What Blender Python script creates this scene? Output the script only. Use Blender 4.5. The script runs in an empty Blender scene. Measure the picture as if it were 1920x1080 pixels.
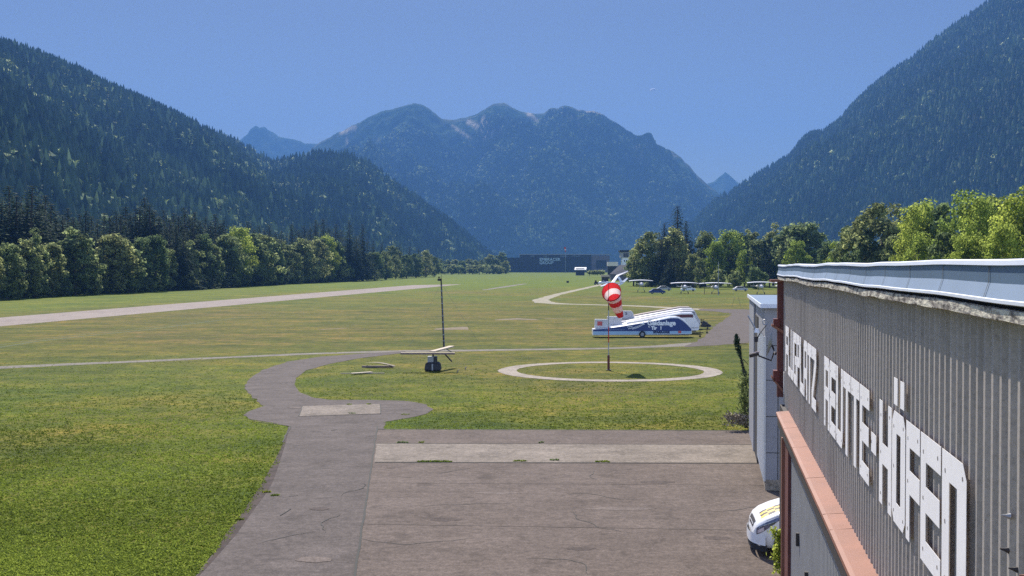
import bpy, bmesh, math, random
import numpy as np
from mathutils import Vector, Matrix, noise as mnoise
from mathutils.geometry import tessellate_polygon
random.seed(7); rng = np.random.default_rng(11)
R = math.radians
scene = bpy.context.scene
col = scene.collection

# ------------------------------------------------------------------ camera
F = 2200.0; CAMH = 7.1; PITCH = math.atan(40 / F)
cam_d = bpy.data.cameras.new('camera'); cam = bpy.data.objects.new('camera', cam_d); col.objects.link(cam)
cam.location = (0, 0, CAMH); cam.rotation_euler = (math.pi / 2 - PITCH, 0, 0)
cam_d.sensor_width = 36; cam_d.lens = F / 1920 * 36; cam_d.clip_start = 0.1; cam_d.clip_end = 60000
scene.camera = cam
# ------------------------------------------------------------------ sun and sky
SUN_EL, SUN_AZ = 46.0, 12.5            # azimuth: degrees to the left of the view direction
world = bpy.data.worlds.new('World'); scene.world = world; world.use_nodes = True
nt = world.node_tree; nt.nodes.clear()
wo = nt.nodes.new('ShaderNodeOutputWorld'); bg = nt.nodes.new('ShaderNodeBackground'); sky = nt.nodes.new('ShaderNodeTexSky')
sky.sky_type = 'NISHITA'; sky.sun_disc = False; sky.sun_elevation = R(SUN_EL); sky.sun_rotation = R(-SUN_AZ)
sky.altitude = 900; sky.air_density = 1.0; sky.dust_density = 0.3; sky.ozone_density = 3.0
hs = nt.nodes.new('ShaderNodeHueSaturation'); hs.inputs['Saturation'].default_value = 0.85; hs.inputs['Value'].default_value = 1.0
hs.inputs['Hue'].default_value = 0.515
tn = nt.nodes.new('ShaderNodeMix'); tn.data_type = 'RGBA'; tn.blend_type = 'MULTIPLY'; tn.inputs[0].default_value = 1; tn.inputs[7].default_value = (.88, .91, .95, 1)
nt.links.new(sky.outputs[0], hs.inputs['Color']); nt.links.new(hs.outputs[0], tn.inputs[6]); 
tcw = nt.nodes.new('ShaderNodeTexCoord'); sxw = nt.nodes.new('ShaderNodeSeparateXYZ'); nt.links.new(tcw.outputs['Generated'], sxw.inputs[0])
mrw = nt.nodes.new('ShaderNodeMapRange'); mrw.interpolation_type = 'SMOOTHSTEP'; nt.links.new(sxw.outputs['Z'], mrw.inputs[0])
mrw.inputs[1].default_value = .20; mrw.inputs[2].default_value = .55; mrw.inputs[3].default_value = .40; mrw.inputs[4].default_value = 1.7  # low sky dimmed, upper sky raised to add ambient light
back_fill = nt.nodes.new('ShaderNodeMapRange'); back_fill.interpolation_type = 'SMOOTHSTEP'; nt.links.new(sxw.outputs['Y'], back_fill.inputs[0])
back_fill.inputs[1].default_value = .45; back_fill.inputs[2].default_value = -.2; back_fill.inputs[3].default_value = 0; back_fill.inputs[4].default_value = 1.7  # sky raised behind the camera as added fill for the shaded tree fronts
mxw = nt.nodes.new('ShaderNodeMath'); mxw.operation = 'MAXIMUM'; nt.links.new(mrw.outputs[0], mxw.inputs[0]); nt.links.new(back_fill.outputs[0], mxw.inputs[1])
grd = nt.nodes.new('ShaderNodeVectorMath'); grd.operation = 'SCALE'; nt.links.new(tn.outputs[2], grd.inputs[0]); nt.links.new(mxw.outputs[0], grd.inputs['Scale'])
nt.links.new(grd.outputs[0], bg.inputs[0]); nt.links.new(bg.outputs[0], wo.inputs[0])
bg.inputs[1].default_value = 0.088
sd = bpy.data.lights.new('sun', 'SUN'); sun = bpy.data.objects.new('sun', sd); col.objects.link(sun)
sd.energy = 4.4; sd.angle = R(0.53); sd.color = (1.0, 0.93, 0.82)
sdir = Vector((-math.sin(R(SUN_AZ)) * math.cos(R(SUN_EL)), math.cos(R(SUN_AZ)) * math.cos(R(SUN_EL)), math.sin(R(SUN_EL))))
sun.rotation_euler = sdir.to_track_quat('Z', 'Y').to_euler()
scene.view_settings.view_transform = 'Standard'; scene.view_settings.look = 'None'
scene.view_settings.exposure = 0.92; scene.view_settings.gamma = 1.0
scene.render.engine = 'CYCLES'
scene.cycles.use_denoising = False
scene.cycles.max_bounces = 6; scene.cycles.volume_bounces = 1; scene.cycles.transparent_max_bounces = 8
scene.cycles.use_adaptive_sampling = True

# ------------------------------------------------------------------ helpers
def G(px, py, z=0.0):
    """ground point seen at photo pixel"""
    dx = (px - 960) / F; dz = -(py - 540) / F
    y = math.cos(PITCH) + dz * math.sin(PITCH); zz = -math.sin(PITCH) + dz * math.cos(PITCH)
    s = (z - CAMH) / zz
    return Vector((dx * s, y * s, z))
def P(px, py, dist):
    dx = (px - 960) / F; dz = -(py - 540) / F
    y = math.cos(PITCH) + dz * math.sin(PITCH); zz = -math.sin(PITCH) + dz * math.cos(PITCH)
    s = dist / y
    return Vector((dx * s, dist, CAMH + zz * s))

def tag(o, label=None, cat=None, group=None, kind=None):
    if label: o['label'] = label
    if cat: o['category'] = cat
    if group: o['group'] = group
    if kind: o['kind'] = kind
    return o
def empty(name, loc, rz=0, label=None, cat=None, group=None):
    o = bpy.data.objects.new(name, None); col.objects.link(o); o.location = loc; o.rotation_euler = (0, 0, rz)
    o.empty_display_size = 0.2
    return tag(o, label, cat, group)
def wmat(o):
    m = Matrix.Translation(o.location) @ o.rotation_euler.to_matrix().to_4x4()
    return wmat(o.parent) @ m if o.parent else m

class MB:
    def __init__(s): s.v = []; s.f = []
    def add(s, vs, fs):
        b = len(s.v); s.v += [Vector(v) for v in vs]; s.f += [tuple(b + i for i in f) for f in fs]; return s
    def box(s, x0, x1, y0, y1, z0, z1, M=None):
        vs = [Vector((x, y, z)) for x in (x0, x1) for y in (y0, y1) for z in (z0, z1)]
        if M is not None: vs = [M @ v for v in vs]
        return s.add(vs, [(0, 1, 3, 2), (4, 6, 7, 5), (0, 4, 5, 1), (2, 3, 7, 6), (0, 2, 6, 4), (1, 5, 7, 3)])
    def prism(s, poly, axis_fn, a, b):
        """poly: 2D points; axis_fn(p, q, k) -> 3D"""
        n = len(poly)
        vs = [axis_fn(p[0], p[1], a) for p in poly] + [axis_fn(p[0], p[1], b) for p in poly]
        fs = [(i, (i + 1) % n, n + (i + 1) % n, n + i) for i in range(n)]
        tr = tessellate_polygon([[Vector((p[0], p[1], 0)) for p in poly]])
        fs += [tuple(t) for t in tr] + [tuple(n + i for i in reversed(t)) for t in tr]
        return s.add(vs, fs)
    def tube(s, pts, rad, n=8, cap=True):
        pts = [Vector(p) for p in pts]
        if not isinstance(rad, (list, tuple)): rad = [rad] * len(pts)
        vs = []; up = None
        for i, p in enumerate(pts):
            d = (pts[min(i + 1, len(pts) - 1)] - pts[max(i - 1, 0)]).normalized()
            if up is None: up = Vector((0, 0, 1)) if abs(d.z) < .9 else Vector((1, 0, 0))
            a = d.cross(up).normalized(); b = a.cross(d).normalized(); up = b
            for k in range(n):
                t = 2 * math.pi * k / n
                vs.append(p + (a * math.cos(t) + b * math.sin(t)) * rad[i])
        fs = [(i * n + k, i * n + (k + 1) % n, (i + 1) * n + (k + 1) % n, (i + 1) * n + k) for i in range(len(pts) - 1) for k in range(n)]
        if cap: fs += [tuple(range(n - 1, -1, -1)), tuple((len(pts) - 1) * n + k for k in range(n))]
        return s.add(vs, fs)
    def grid(s, fn, nu, nv):
        vs = [fn(i / nu, j / nv) for i in range(nu + 1) for j in range(nv + 1)]
        w = nv + 1
        return s.add(vs, [(i * w + j, (i + 1) * w + j, (i + 1) * w + j + 1, i * w + j + 1) for i in range(nu) for j in range(nv)])
    def build(s, name, mat, parent=None, loc=None, smooth=False, bevel=0, **kw):
        me = bpy.data.meshes.new(name)
        M = Matrix.Identity(4)
        if parent is not None: M = wmat(parent).inverted()
        elif loc is not None: M = Matrix.Translation(-Vector(loc))
        me.from_pydata([M @ v for v in s.v], [], s.f)
        bm = bmesh.new(); bm.from_mesh(me)
        if not kw.pop('raw', False): bmesh.ops.recalc_face_normals(bm, faces=bm.faces)
        if bevel: bmesh.ops.bevel(bm, geom=list(bm.edges), offset=bevel, segments=2, affect='EDGES', clamp_overlap=True)
        bm.to_mesh(me); bm.free()
        if smooth:
            me.polygons.foreach_set('use_smooth', [True] * len(me.polygons))
        me.materials.append(mat)
        o = bpy.data.objects.new(name, me); col.objects.link(o)
        if parent is not None: o.parent = parent
        elif loc is not None: o.location = loc
        return tag(o, **kw)

def np_mesh(name, verts, faces, mat, tint=None, smooth=False):
    """verts (n,3), faces (m,k) same k"""
    me = bpy.data.meshes.new(name); n, (m, k) = len(verts), faces.shape
    me.vertices.add(n); me.vertices.foreach_set('co', np.ascontiguousarray(verts, dtype=np.float32).ravel())
    me.loops.add(m * k); me.loops.foreach_set('vertex_index', np.ascontiguousarray(faces, dtype=np.int32).ravel())
    me.polygons.add(m); me.polygons.foreach_set('loop_start', np.arange(0, m * k, k, dtype=np.int32))
    me.polygons.foreach_set('use_smooth', np.full(m, smooth))
    me.update(calc_edges=True)
    if tint is not None:
        a = me.attributes.new('tint', 'FLOAT', 'POINT'); a.data.foreach_set('value', np.ascontiguousarray(tint, dtype=np.float32))
    me.materials.append(mat)
    return me
def link(name, me, parent=None, loc=None):
    o = bpy.data.objects.new(name, me); col.objects.link(o)
    if parent is not None: o.parent = parent
    if loc is not None: o.location = loc
    return o
def copy_tree(o, parent=None):
    c = o.copy(); col.objects.link(c); c.parent = parent
    for ch in [x for x in o.children]: copy_tree(ch, c)
    return c

# ------------------------------------------------------------------ materials
def newmat(name):
    m = bpy.data.materials.new(name); m.use_nodes = True
    n = m.node_tree; n.nodes.clear()
    out = n.nodes.new('ShaderNodeOutputMaterial'); b = n.nodes.new('ShaderNodeBsdfPrincipled')
    n.links.new(b.outputs[0], out.inputs[0])
    return m, n, b, out
def N(n, t, **kw):
    x = n.nodes.new(t)
    for k, v in kw.items():
        if k in x.inputs: x.inputs[k].default_value = v
        else: setattr(x, k, v)
    return x
def ramp(n, fac, stops, interp='LINEAR'):
    r = n.nodes.new('ShaderNodeValToRGB'); r.color_ramp.interpolation = interp
    e = r.color_ramp.elements
    while len(e) < len(stops): e.new(0.5)
    for i, (p, c) in enumerate(stops):
        e[i].position = p; e[i].color = (c[0], c[1], c[2], 1) if not isinstance(c, (int, float)) else (c, c, c, 1)
    n.links.new(fac, r.inputs[0]); return r.outputs[0]
def mix(n, fac, a, b, mode='MIX'):
    m = n.nodes.new('ShaderNodeMix'); m.data_type = 'RGBA'; m.blend_type = mode
    for sock, v in ((0, fac), (6, a), (7, b)):
        if isinstance(v, bpy.types.NodeSocket): n.links.new(v, m.inputs[sock])
        elif isinstance(v, (int, float)): m.inputs[sock].default_value = v if sock == 0 else (v, v, v, 1)
        else: m.inputs[sock].default_value = (*v, 1)
    return m.outputs[2]
def coords(n, kind='Object', scale=(1, 1, 1)):
    t = n.nodes.new('ShaderNodeTexCoord'); mp = n.nodes.new('ShaderNodeMapping'); mp.inputs['Scale'].default_value = scale
    n.links.new(t.outputs[kind], mp.inputs[0]); return mp.outputs[0]
def geopos(n, scale=(1, 1, 1)):
    t = n.nodes.new('ShaderNodeNewGeometry'); mp = n.nodes.new('ShaderNodeMapping'); mp.inputs['Scale'].default_value = scale
    n.links.new(t.outputs['Position'], mp.inputs[0]); return mp.outputs[0]
def noise(n, vec, scale, detail=4, rough=.55):
    x = N(n, 'ShaderNodeTexNoise'); x.inputs['Scale'].default_value = scale; x.inputs['Detail'].default_value = detail
    x.inputs['Roughness'].default_value = rough; n.links.new(vec, x.inputs['Vector']); return x.outputs[0]
def bump(n, b, h, strength=.3, dist=.02):
    x = n.nodes.new('ShaderNodeBump'); x.inputs['Strength'].default_value = strength; x.inputs['Distance'].default_value = dist
    n.links.new(h, x.inputs['Height']); n.links.new(x.outputs[0], b.inputs['Normal'])
def pmat(name, base, rough=.6, var=.12, scale=3., metallic=0, dirt=None, dirt_amt=.5, bumps=.0, bscale=30, spec=.4, coat=0):
    m, n, b, _ = newmat(name); v = coords(n)
    f = noise(n, v, scale, 5)
    lo = [c * (1 - var) for c in base]; hi = [min(1, c * (1 + var)) for c in base]
    c = ramp(n, f, [(.3, lo), (.7, hi)])
    if dirt:
        g = noise(n, coords(n, scale=(1, 1, .35)), scale * 2.7, 6, .65)
        c = mix(n, ramp(n, g, [(.5, 0), (.5 + .25, dirt_amt)]), c, dirt)
    n.links.new(c, b.inputs['Base Color']); b.inputs['Roughness'].default_value = rough; b.inputs['Metallic'].default_value = metallic
    b.inputs['Specular IOR Level'].default_value = spec; b.inputs['Coat Weight'].default_value = coat
    if bumps: bump(n, b, noise(n, v, bscale, 3), bumps, .01)
    return m

def mat_grass():
    m, n, b, _ = newmat('grass_field'); v = geopos(n)
    big = noise(n, geopos(n, (1, .6, 1)), .035, 5, .6); mid = noise(n, v, .35, 6, .65); fine = noise(n, v, 9, 4, .7)
    c = ramp(n, big, [(.30, (.055, .105, .006)), (.44, (.080, .113, .006)), (.54, (.128, .118, .012)), (.66, (.150, .105, .038))])
    c2 = ramp(n, mid, [(.25, (.050, .095, .005)), (.5, (.090, .112, .008)), (.75, (.140, .128, .018))])
    c = mix(n, .5, c, c2)
    c = mix(n, .85, c, ramp(n, fine, [(.25, .25), (.5, .95), (.75, 1.9)]), 'MULTIPLY')
    FINE = fine
    # dry, bare stretch in the middle distance and the lusher strip beyond it
    s = N(n, 'ShaderNodeSeparateXYZ'); n.links.new(v, s.inputs[0])
    wob = N(n, 'ShaderNodeMath', operation='MULTIPLY_ADD'); n.links.new(noise(n, v, .05, 4), wob.inputs[0]); wob.inputs[1].default_value = 60; n.links.new(s.outputs[1], wob.inputs[2])
    mr = N(n, 'ShaderNodeMapRange'); n.links.new(wob.outputs[0], mr.inputs[0]); mr.inputs[1].default_value = 80; mr.inputs[2].default_value = 600
    dry = ramp(n, mr.outputs[0], [(0.02, 0), (.12, .55), (.25, .5), (.45, 0)])
    dryc = mix(n, ramp(n, noise(n, v, .6, 5, .7), [(.4, 0), (.62, .9)]), (.072, .078, .004), (.125, .082, .036))
    c = mix(n, dry, c, dryc)
    lush = ramp(n, mr.outputs[0], [(.5, 0), (.75, .85)])
    A_, B_ = G(0, 595.5), G(774, 534.6); d_ = (B_ - A_).normalized(); nn_ = Vector((-d_.y, d_.x, 0))
    dt = N(n, 'ShaderNodeVectorMath', operation='DOT_PRODUCT'); n.links.new(v, dt.inputs[0]); dt.inputs[1].default_value = nn_
    m2 = N(n, 'ShaderNodeMapRange'); n.links.new(dt.outputs['Value'], m2.inputs[0]); m2.inputs[1].default_value = nn_.dot(A_) - 2; m2.inputs[2].default_value = nn_.dot(A_) + 14; m2.inputs[3].default_value = 0; m2.inputs[4].default_value = .6
    mx = N(n, 'ShaderNodeMath', operation='MAXIMUM'); n.links.new(lush, mx.inputs[0]); n.links.new(m2.outputs[0], mx.inputs[1]); lush = mx.outputs[0]
    c = mix(n, lush, c, (.090, .135, .004))
    pt_ = noise(n, geopos(n, (.5, 1, 1)), .16, 6, .7)
    c = mix(n, .85, c, ramp(n, pt_, [(.34, (.45, .62, .40)), (.5, (1, 1, 1)), (.64, (1.6, 1.28, 1.5))]), 'MULTIPLY')
    c = mix(n, .8, c, ramp(n, noise(n, v, .45, 6, .75), [(.36, (.50, .62, .45)), (.5, (1, 1, 1)), (.66, (1.6, 1.35, 1.4))]), 'MULTIPLY')
    c = mix(n, .7, c, ramp(n, noise(n, v, 1.8, 5, .8), [(.3, .6), (.5, 1.0), (.7, 1.5)]), 'MULTIPLY')
    n.links.new(c, b.inputs['Base Color']); b.inputs['Roughness'].default_value = .9; b.inputs['Specular IOR Level'].default_value = .1
    bump(n, b, noise(n, v, 14, 4, .7), .8, .06)
    return m
def mat_asphalt(name, a, c_, tint=.0, sc=1.):
    m, n, b, _ = newmat(name); v = geopos(n)
    c = ramp(n, noise(n, v, .35 * sc, 5, .6), [(.3, a), (.7, c_)])
    c = mix(n, .55, c, ramp(n, noise(n, geopos(n, (.6, 1.3, 1)), .8, 6, .75), [(.3, .62), (.5, 1.0), (.7, 1.38)]), 'MULTIPLY')
    c = mix(n, .6, c, ramp(n, noise(n, geopos(n, (1.4, .8, 1)), .55, 7, .75), [(.36, .55), (.46, 1.0), (.6, 1.0), (.72, 1.4)]), 'MULTIPLY')
    c = mix(n, .8, c, ramp(n, noise(n, v, 5, 4, .8), [(.3, .6), (.5, 1.0), (.7, 1.45)]), 'MULTIPLY')
    c = mix(n, ramp(n, noise(n, v, .8, 3, .5), [(.64, 0), (.70, .45)]), c, [x * .45 for x in a])
    sp = noise(n, v, 22, 3, .8)
    c = mix(n, .8, c, ramp(n, sp, [(.25, .45), (.5, 1.0), (.75, 1.6)]), 'MULTIPLY')
    n.links.new(c, b.inputs['Base Color']); b.inputs['Roughness'].default_value = .92; b.inputs['Specular IOR Level'].default_value = .15
    bump(n, b, sp, .35, .01)
    return m
def leafmat(name, base, var=.35, trans=.35, hue=.03, attr=True):
    m, n, b, out = newmat(name)
    oi = n.nodes.new('ShaderNodeObjectInfo')
    at = N(n, 'ShaderNodeAttribute', attribute_name='tint')
    lo = [c * (1 - var) for c in base]; hi = [c * (1 + var * 1.3) for c in base]; hi[0] *= 1.08
    c = ramp(n, at.outputs['Fac'], [(0, lo), (.5, base), (1, hi)])
    h = N(n, 'ShaderNodeHueSaturation'); n.links.new(c, h.inputs['Color'])
    a = N(n, 'ShaderNodeMapRange'); n.links.new(oi.outputs['Random'], a.inputs[0]); a.inputs[3].default_value = .5 - hue; a.inputs[4].default_value = .5 + hue * .6
    n.links.new(a.outputs[0], h.inputs['Hue'])
    a2 = N(n, 'ShaderNodeMapRange'); n.links.new(oi.outputs['Random'], a2.inputs[0]); a2.inputs[3].default_value = 1.25; a2.inputs[4].default_value = .7
    n.links.new(a2.outputs[0], h.inputs['Value'])
    n.links.new(h.outputs[0], b.inputs['Base Color']); b.inputs['Roughness'].default_value = .8; b.inputs['Specular IOR Level'].default_value = .06
    tr = n.nodes.new('ShaderNodeBsdfTranslucent'); g = N(n, 'ShaderNodeGamma'); g.inputs[1].default_value = .85
    n.links.new(h.outputs[0], g.inputs[0]); n.links.new(g.outputs[0], tr.inputs[0])
    ms = n.nodes.new('ShaderNodeMixShader'); ms.inputs[0].default_value = trans
    n.links.new(b.outputs[0], ms.inputs[1]); n.links.new(tr.outputs[0], ms.inputs[2]); n.links.new(ms.outputs[0], out.inputs[0])
    return m
def mat_mountain():
    m, n, b, _ = newmat('mountain_rock_and_forest'); v = geopos(n)
    at = N(n, 'ShaderNodeAttribute', attribute_name='tint')
    f = noise(n, v, .012, 8, .75); f2 = noise(n, v, .0025, 6, .6)
    forest = ramp(n, f, [(.35, (.008, .020, .010)), (.52, (.035, .065, .03)), (.68, (.12, .15, .07))])
    forest = mix(n, ramp(n, f2, [(.45, 0), (.7, .6)]), forest, (.055, .075, .035))
    bare = ramp(n, noise(n, v, .02, 5, .7), [(.3, (.30, .26, .16)), (.7, (.52, .46, .35))])
    c = mix(n, at.outputs['Fac'], forest, bare)
    n.links.new(c, b.inputs['Base Color']); b.inputs['Roughness'].default_value = 1; b.inputs['Specular IOR Level'].default_value = .0
    bump(n, b, f, 1.0, 30)
    return m
M = {}
M['grass'] = mat_grass()
M['asphalt'] = mat_asphalt('apron_asphalt', (.104, .081, .066), (.135, .107, .089))
M['asphalt_old'] = mat_asphalt('path_asphalt', (.088, .073, .064), (.115, .096, .085), sc=2)
M['concrete'] = mat_asphalt('apron_concrete', (.165, .138, .110), (.225, .19, .155))
M['runway'] = mat_asphalt('runway_asphalt', (.235, .195, .165), (.28, .235, .20), sc=.2)
M['gravel'] = mat_asphalt('gravel', (.14, .125, .10), (.22, .195, .16), sc=2)
M['pale_path'] = mat_asphalt('pale_path', (.26, .235, .165), (.32, .29, .21))
M['ring'] = mat_asphalt('ring_concrete', (.25, .215, .17), (.36, .31, .25), sc=3)
M['joint'] = pmat('tar_joint', (.035, .035, .03), .9)
M['dark_earth'] = pmat('dark_earth', (.05, .035, .028), 1, .5, 2)
M['leaf_blade'] = leafmat('grass_blade', (.160, .215, .026), .5, .5)
M['broadleaf'] = leafmat('broadleaf_foliage', (.17, .225, .080), .55, .62, .04)
M['bright_leaf'] = leafmat('yellow_green_foliage', (.22, .30, .045), .5, .62, .02)  # strong yellow-green leaf colour
M['conifer'] = leafmat('conifer_foliage', (.048, .078, .045), .55, .3, .03)
M['bark'] = pmat('bark', (.07, .055, .045), .9, .4, 6, bumps=.5)
M['mountain'] = mat_mountain()
def mat_forest():
    m, n, b, out = newmat('mountain_forest')
    at = N(n, 'ShaderNodeAttribute', attribute_name='tint')
    c = ramp(n, at.outputs['Fac'], [(0, (.016, .030, .020)), (.45, (.062, .095, .048)), (.75, (.20, .25, .09)), (1, (.50, .54, .20))])
    n.links.new(c, b.inputs['Base Color']); b.inputs['Roughness'].default_value = .8; b.inputs['Specular IOR Level'].default_value = .1
    return m
M['forest'] = mat_forest()
def mat_cladding():
    m, n, b, _ = newmat('corrugated_cladding'); v = coords(n)
    st = noise(n, coords(n, scale=(1, 1, .05)), 3.5, 6, .75); sp = noise(n, v, 28, 3, .7)
    c = ramp(n, st, [(.3, (.31, .275, .245)), (.7, (.43, .385, .345))])
    c = mix(n, .7, c, ramp(n, sp, [(.3, .7), (.5, 1.0), (.62, 1.1)]), 'MULTIPLY')
    c = mix(n, ramp(n, noise(n, coords(n, scale=(1, 1, .12)), 1.3, 7, .8), [(.54, 0), (.66, .6)]), c, (.15, .125, .11))
    c = mix(n, ramp(n, noise(n, v, 9, 4, .8), [(.66, 0), (.72, .7)]), c, (.09, .07, .06))
    n.links.new(c, b.inputs['Base Color']); b.inputs['Roughness'].default_value = .6; b.inputs['Metallic'].default_value = .0
    bump(n, b, st, .15, .01)
    return m
M['cladding'] = mat_cladding()
M['clad_low'] = pmat('grey_door_steel', (.24, .245, .25), .5, .1, 2, dirt=(.25, .25, .26), dirt_amt=.4)
M['letter'] = pmat('white_letter_sheet', (.90, .87, .86), .5, .03, 2, dirt=(.6, .56, .52), dirt_amt=.25)
M['rivet'] = pmat('rivet', (.25, .22, .2), .6)
M['salmon'] = pmat('salmon_painted_flashing', (.27, .115, .072), .55, .14, 1.5, dirt=(.27, .12, .085), dirt_amt=.55)
M['oxblood'] = pmat('oxblood_steel', (.12, .035, .03), .55, .2, 3, dirt=(.2, .08, .06))
M['zinc'] = pmat('blue_grey_sheet', (.105, .165, .245), .5, .08, 1.2, metallic=.15)
M['zinc_pale'] = pmat('pale_sheet', (.27, .34, .43), .5, .08, 1.2, metallic=.15)
M['flash'] = pmat('bright_flashing', (.72, .76, .84), .4, .05, 2)
M['dark'] = pmat('gap_shade_black', (.015, .014, .017), .8)  # near-black that puts the shade of gaps into the colour
def mat_moss():
    m, n, b, _ = newmat('lichen_concrete'); v = coords(n, scale=(1, .28, 1))
    c = ramp(n, noise(n, v, 16, 6, .7), [(.38, (.08, .07, .06)), (.46, (.26, .23, .20)), (.58, (.62, .58, .46))])
    n.links.new(c, b.inputs['Base Color']); b.inputs['Roughness'].default_value = .95; bump(n, b, noise(n, v, 25, 4), .8, .02); return m
M['moss'] = mat_moss()
M['bare'] = mat_asphalt('bare_soil', (.15, .115, .07), (.21, .17, .115))
M['roof_dark'] = pmat('roof_felt', (.05, .05, .055), .9, .3, 2)
M['wall_grey'] = pmat('annex_grey_panel', (.31, .31, .33), .6, .05, 1.5, dirt=(.25, .24, .25), dirt_amt=.4)
M['white_steel'] = pmat('white_corrugated', (.62, .62, .60), .5, .05, 3, dirt=(.4, .38, .33), dirt_amt=.3)
M['white'] = pmat('white_gelcoat', (.80, .80, .80), .35, .03, 2, coat=.2)
M['white_dirty'] = pmat('weathered_white', (.58, .56, .56), .5, .08, 2, dirt=(.35, .33, .32), dirt_amt=.5)
M['beige_tarp'] = pmat('beige_tarpaulin', (.36, .30, .27), .8, .15, 1.5, bumps=.4, bscale=3)
M['navy'] = pmat('navy_wrap', (.020, .048, .19), .45, .1, 1)
M['lightblue'] = pmat('pale_blue_wrap', (.34, .50, .66), .45, .08, 1)
M['navy_text'] = pmat('navy_lettering', (.01, .02, .09), .5)
M['white_text'] = pmat('white_lettering', (.92, .94, .97), .5)
M['grey_text'] = pmat('faint_lettering', (.20, .30, .42), .5)
M['red_logo'] = pmat('red_mark', (.55, .10, .10), .5)
M['maroon'] = pmat('maroon_stripe', (.10, .03, .04), .5)
M['grey_band'] = pmat('grey_side_band', (.20, .20, .22), .6, .15, 2)
M['rubber'] = pmat('rubber', (.02, .02, .022), .8)
M['hub'] = pmat('wheel_hub', (.22, .24, .28), .4, metallic=.5)
M['steel'] = pmat('galvanised_steel', (.35, .36, .38), .45, .15, 4, metallic=.6)
M['dark_steel'] = pmat('dark_steel', (.035, .03, .03), .6)
M['red_paint'] = pmat('red_paint', (.45, .03, .025), .45, .1)
M['dark_red'] = pmat('dark_red_paint', (.12, .02, .02), .5)
M['plank'] = pmat('weathered_plank', (.52, .43, .32), .8, .15, 4, dirt=(.3, .24, .18))
M['plank_side'] = pmat('plank_underside', (.22, .16, .15), .8, .15, 4)
M['black_tar'] = pmat('black_cabinet', (.03, .03, .035), .6, .2)
M['grey_box'] = pmat('grey_cabinet', (.35, .36, .38), .6)
M['glass'] = pmat('dark_glass', (.03, .035, .05), .08, .05, spec=.9)
M['chrome'] = pmat('headlamp_lens', (.10, .11, .17), .08, .6, 9, spec=.9, coat=1)
M['lampwhite'] = pmat('lamp_reflector', (.8, .8, .9), .1, .1, 9, metallic=.6)
M['yellow'] = pmat('signal_yellow', (.75, .50, .06), .5)
M['hall'] = pmat('dark_hall_cladding', (.010, .012, .018), .6, .1, .05)
M['hall_brown'] = pmat('brown_grey_cladding', (.13, .11, .115), .7, .15, .2)
M['hall_text'] = pmat('hall_sign_lettering', (.45, .58, .62), .5)
M['house'] = pmat('cream_render', (.70, .62, .50), .8)
M['stone_roof'] = pmat('dark_shingle', (.05, .05, .06), .8, .2, .5)
M['vine'] = leafmat('vine_foliage', (.03, .055, .03), .5, .2, .01)
M['dead'] = pmat('dead_brush', (.30, .25, .18), .9, .3, 3)

def mat_fabric(name, c):
    m, n, b, out = newmat(name); v = coords(n)
    cc = ramp(n, noise(n, v, 4, 3), [(.3, [x * .9 for x in c]), (.7, c)])
    n.links.new(cc, b.inputs['Base Color']); b.inputs['Roughness'].default_value = .7
    tr = n.nodes.new('ShaderNodeBsdfTranslucent'); n.links.new(cc, tr.inputs[0]); ms = n.nodes.new('ShaderNodeMixShader'); ms.inputs[0].default_value = .45
    n.links.new(b.outputs[0], ms.inputs[1]); n.links.new(tr.outputs[0], ms.inputs[2]); n.links.new(ms.outputs[0], out.inputs[0]); return m
M['cloud'] = mat_fabric('cloud_wisp', (.95, .95, .97)); M['sock_red'] = mat_fabric('red_nylon', (.62, .03, .035)); M['sock_white'] = mat_fabric('white_nylon', (.85, .74, .72))

# ------------------------------------------------------------------ ground sheets
def sheet(name, poly, z, mat, jag=0, step=1.0, **kw):
    """flat polygon sheet; poly = ground Vectors; edges roughened by jag metres"""
    pts = []
    n = len(poly)
    for i in range(n):
        a, b = poly[i], poly[(i + 1) % n]; L = (b - a).length
        k = max(1, min(120, int(L / step))) if jag else 1
        for j in range(k):
            p = a.lerp(b, j / k)
            if jag:
                q = Vector((p.x * .9, p.y * .9, 3)); p = p + Vector((mnoise.noise(q), mnoise.noise(q + Vector((9, 4, 2))), 0)) * jag
            pts.append(Vector((p.x, p.y, z)))
    tr = tessellate_polygon([pts])
    me = bpy.data.meshes.new(name); me.from_pydata(pts, [], [tuple(t) for t in tr])
    bm = bmesh.new(); bm.from_mesh(me); bmesh.ops.recalc_face_normals(bm, faces=bm.faces)
    for f in bm.faces:
        if f.normal.z < 0: f.normal_flip()
    bm.to_mesh(me); bm.free(); me.materials.append(mat)
    o = bpy.data.objects.new(name, me); col.objects.link(o)
    kw.setdefault('kind', 'structure'); return tag(o, **kw), pts
def ribbon(name, pts, widths, z, mat, **kw):
    """band following image points; widths in metres"""
    c = [G(*p) for p in pts]; L = []; Rr = []
    # resample
    q = []
    for i in range(len(c) - 1):
        k = max(2, min(14, int((c[i + 1] - c[i]).length / 3)))
        for j in range(k): q.append((c[i].lerp(c[i + 1], j / k), widths[i] + (widths[i + 1] - widths[i]) * j / k))
    q.append((c[-1], widths[-1]))
    for i, (p, w) in enumerate(q):
        d = (q[min(i + 1, len(q) - 1)][0] - q[max(i - 1, 0)][0]).normalized(); nrm = Vector((-d.y, d.x, 0))
        s = Vector((p.x * .5, p.y * .5, 1))
        L.append(p + nrm * w * (.5 + .16 * mnoise.noise(s))); Rr.append(p - nrm * w * (.5 + .16 * mnoise.noise(s + Vector((7, 7, 7)))))
    vs = [Vector((p.x, p.y, z)) for p in L + Rr]; m = len(L)
    mb = MB(); mb.add(vs, [(i, i + 1, m + i + 1, m + i) for i in range(m - 1)])
    kw.setdefault('kind', 'structure')
    o = mb.build(name, mat, **kw)
    return o

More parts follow.
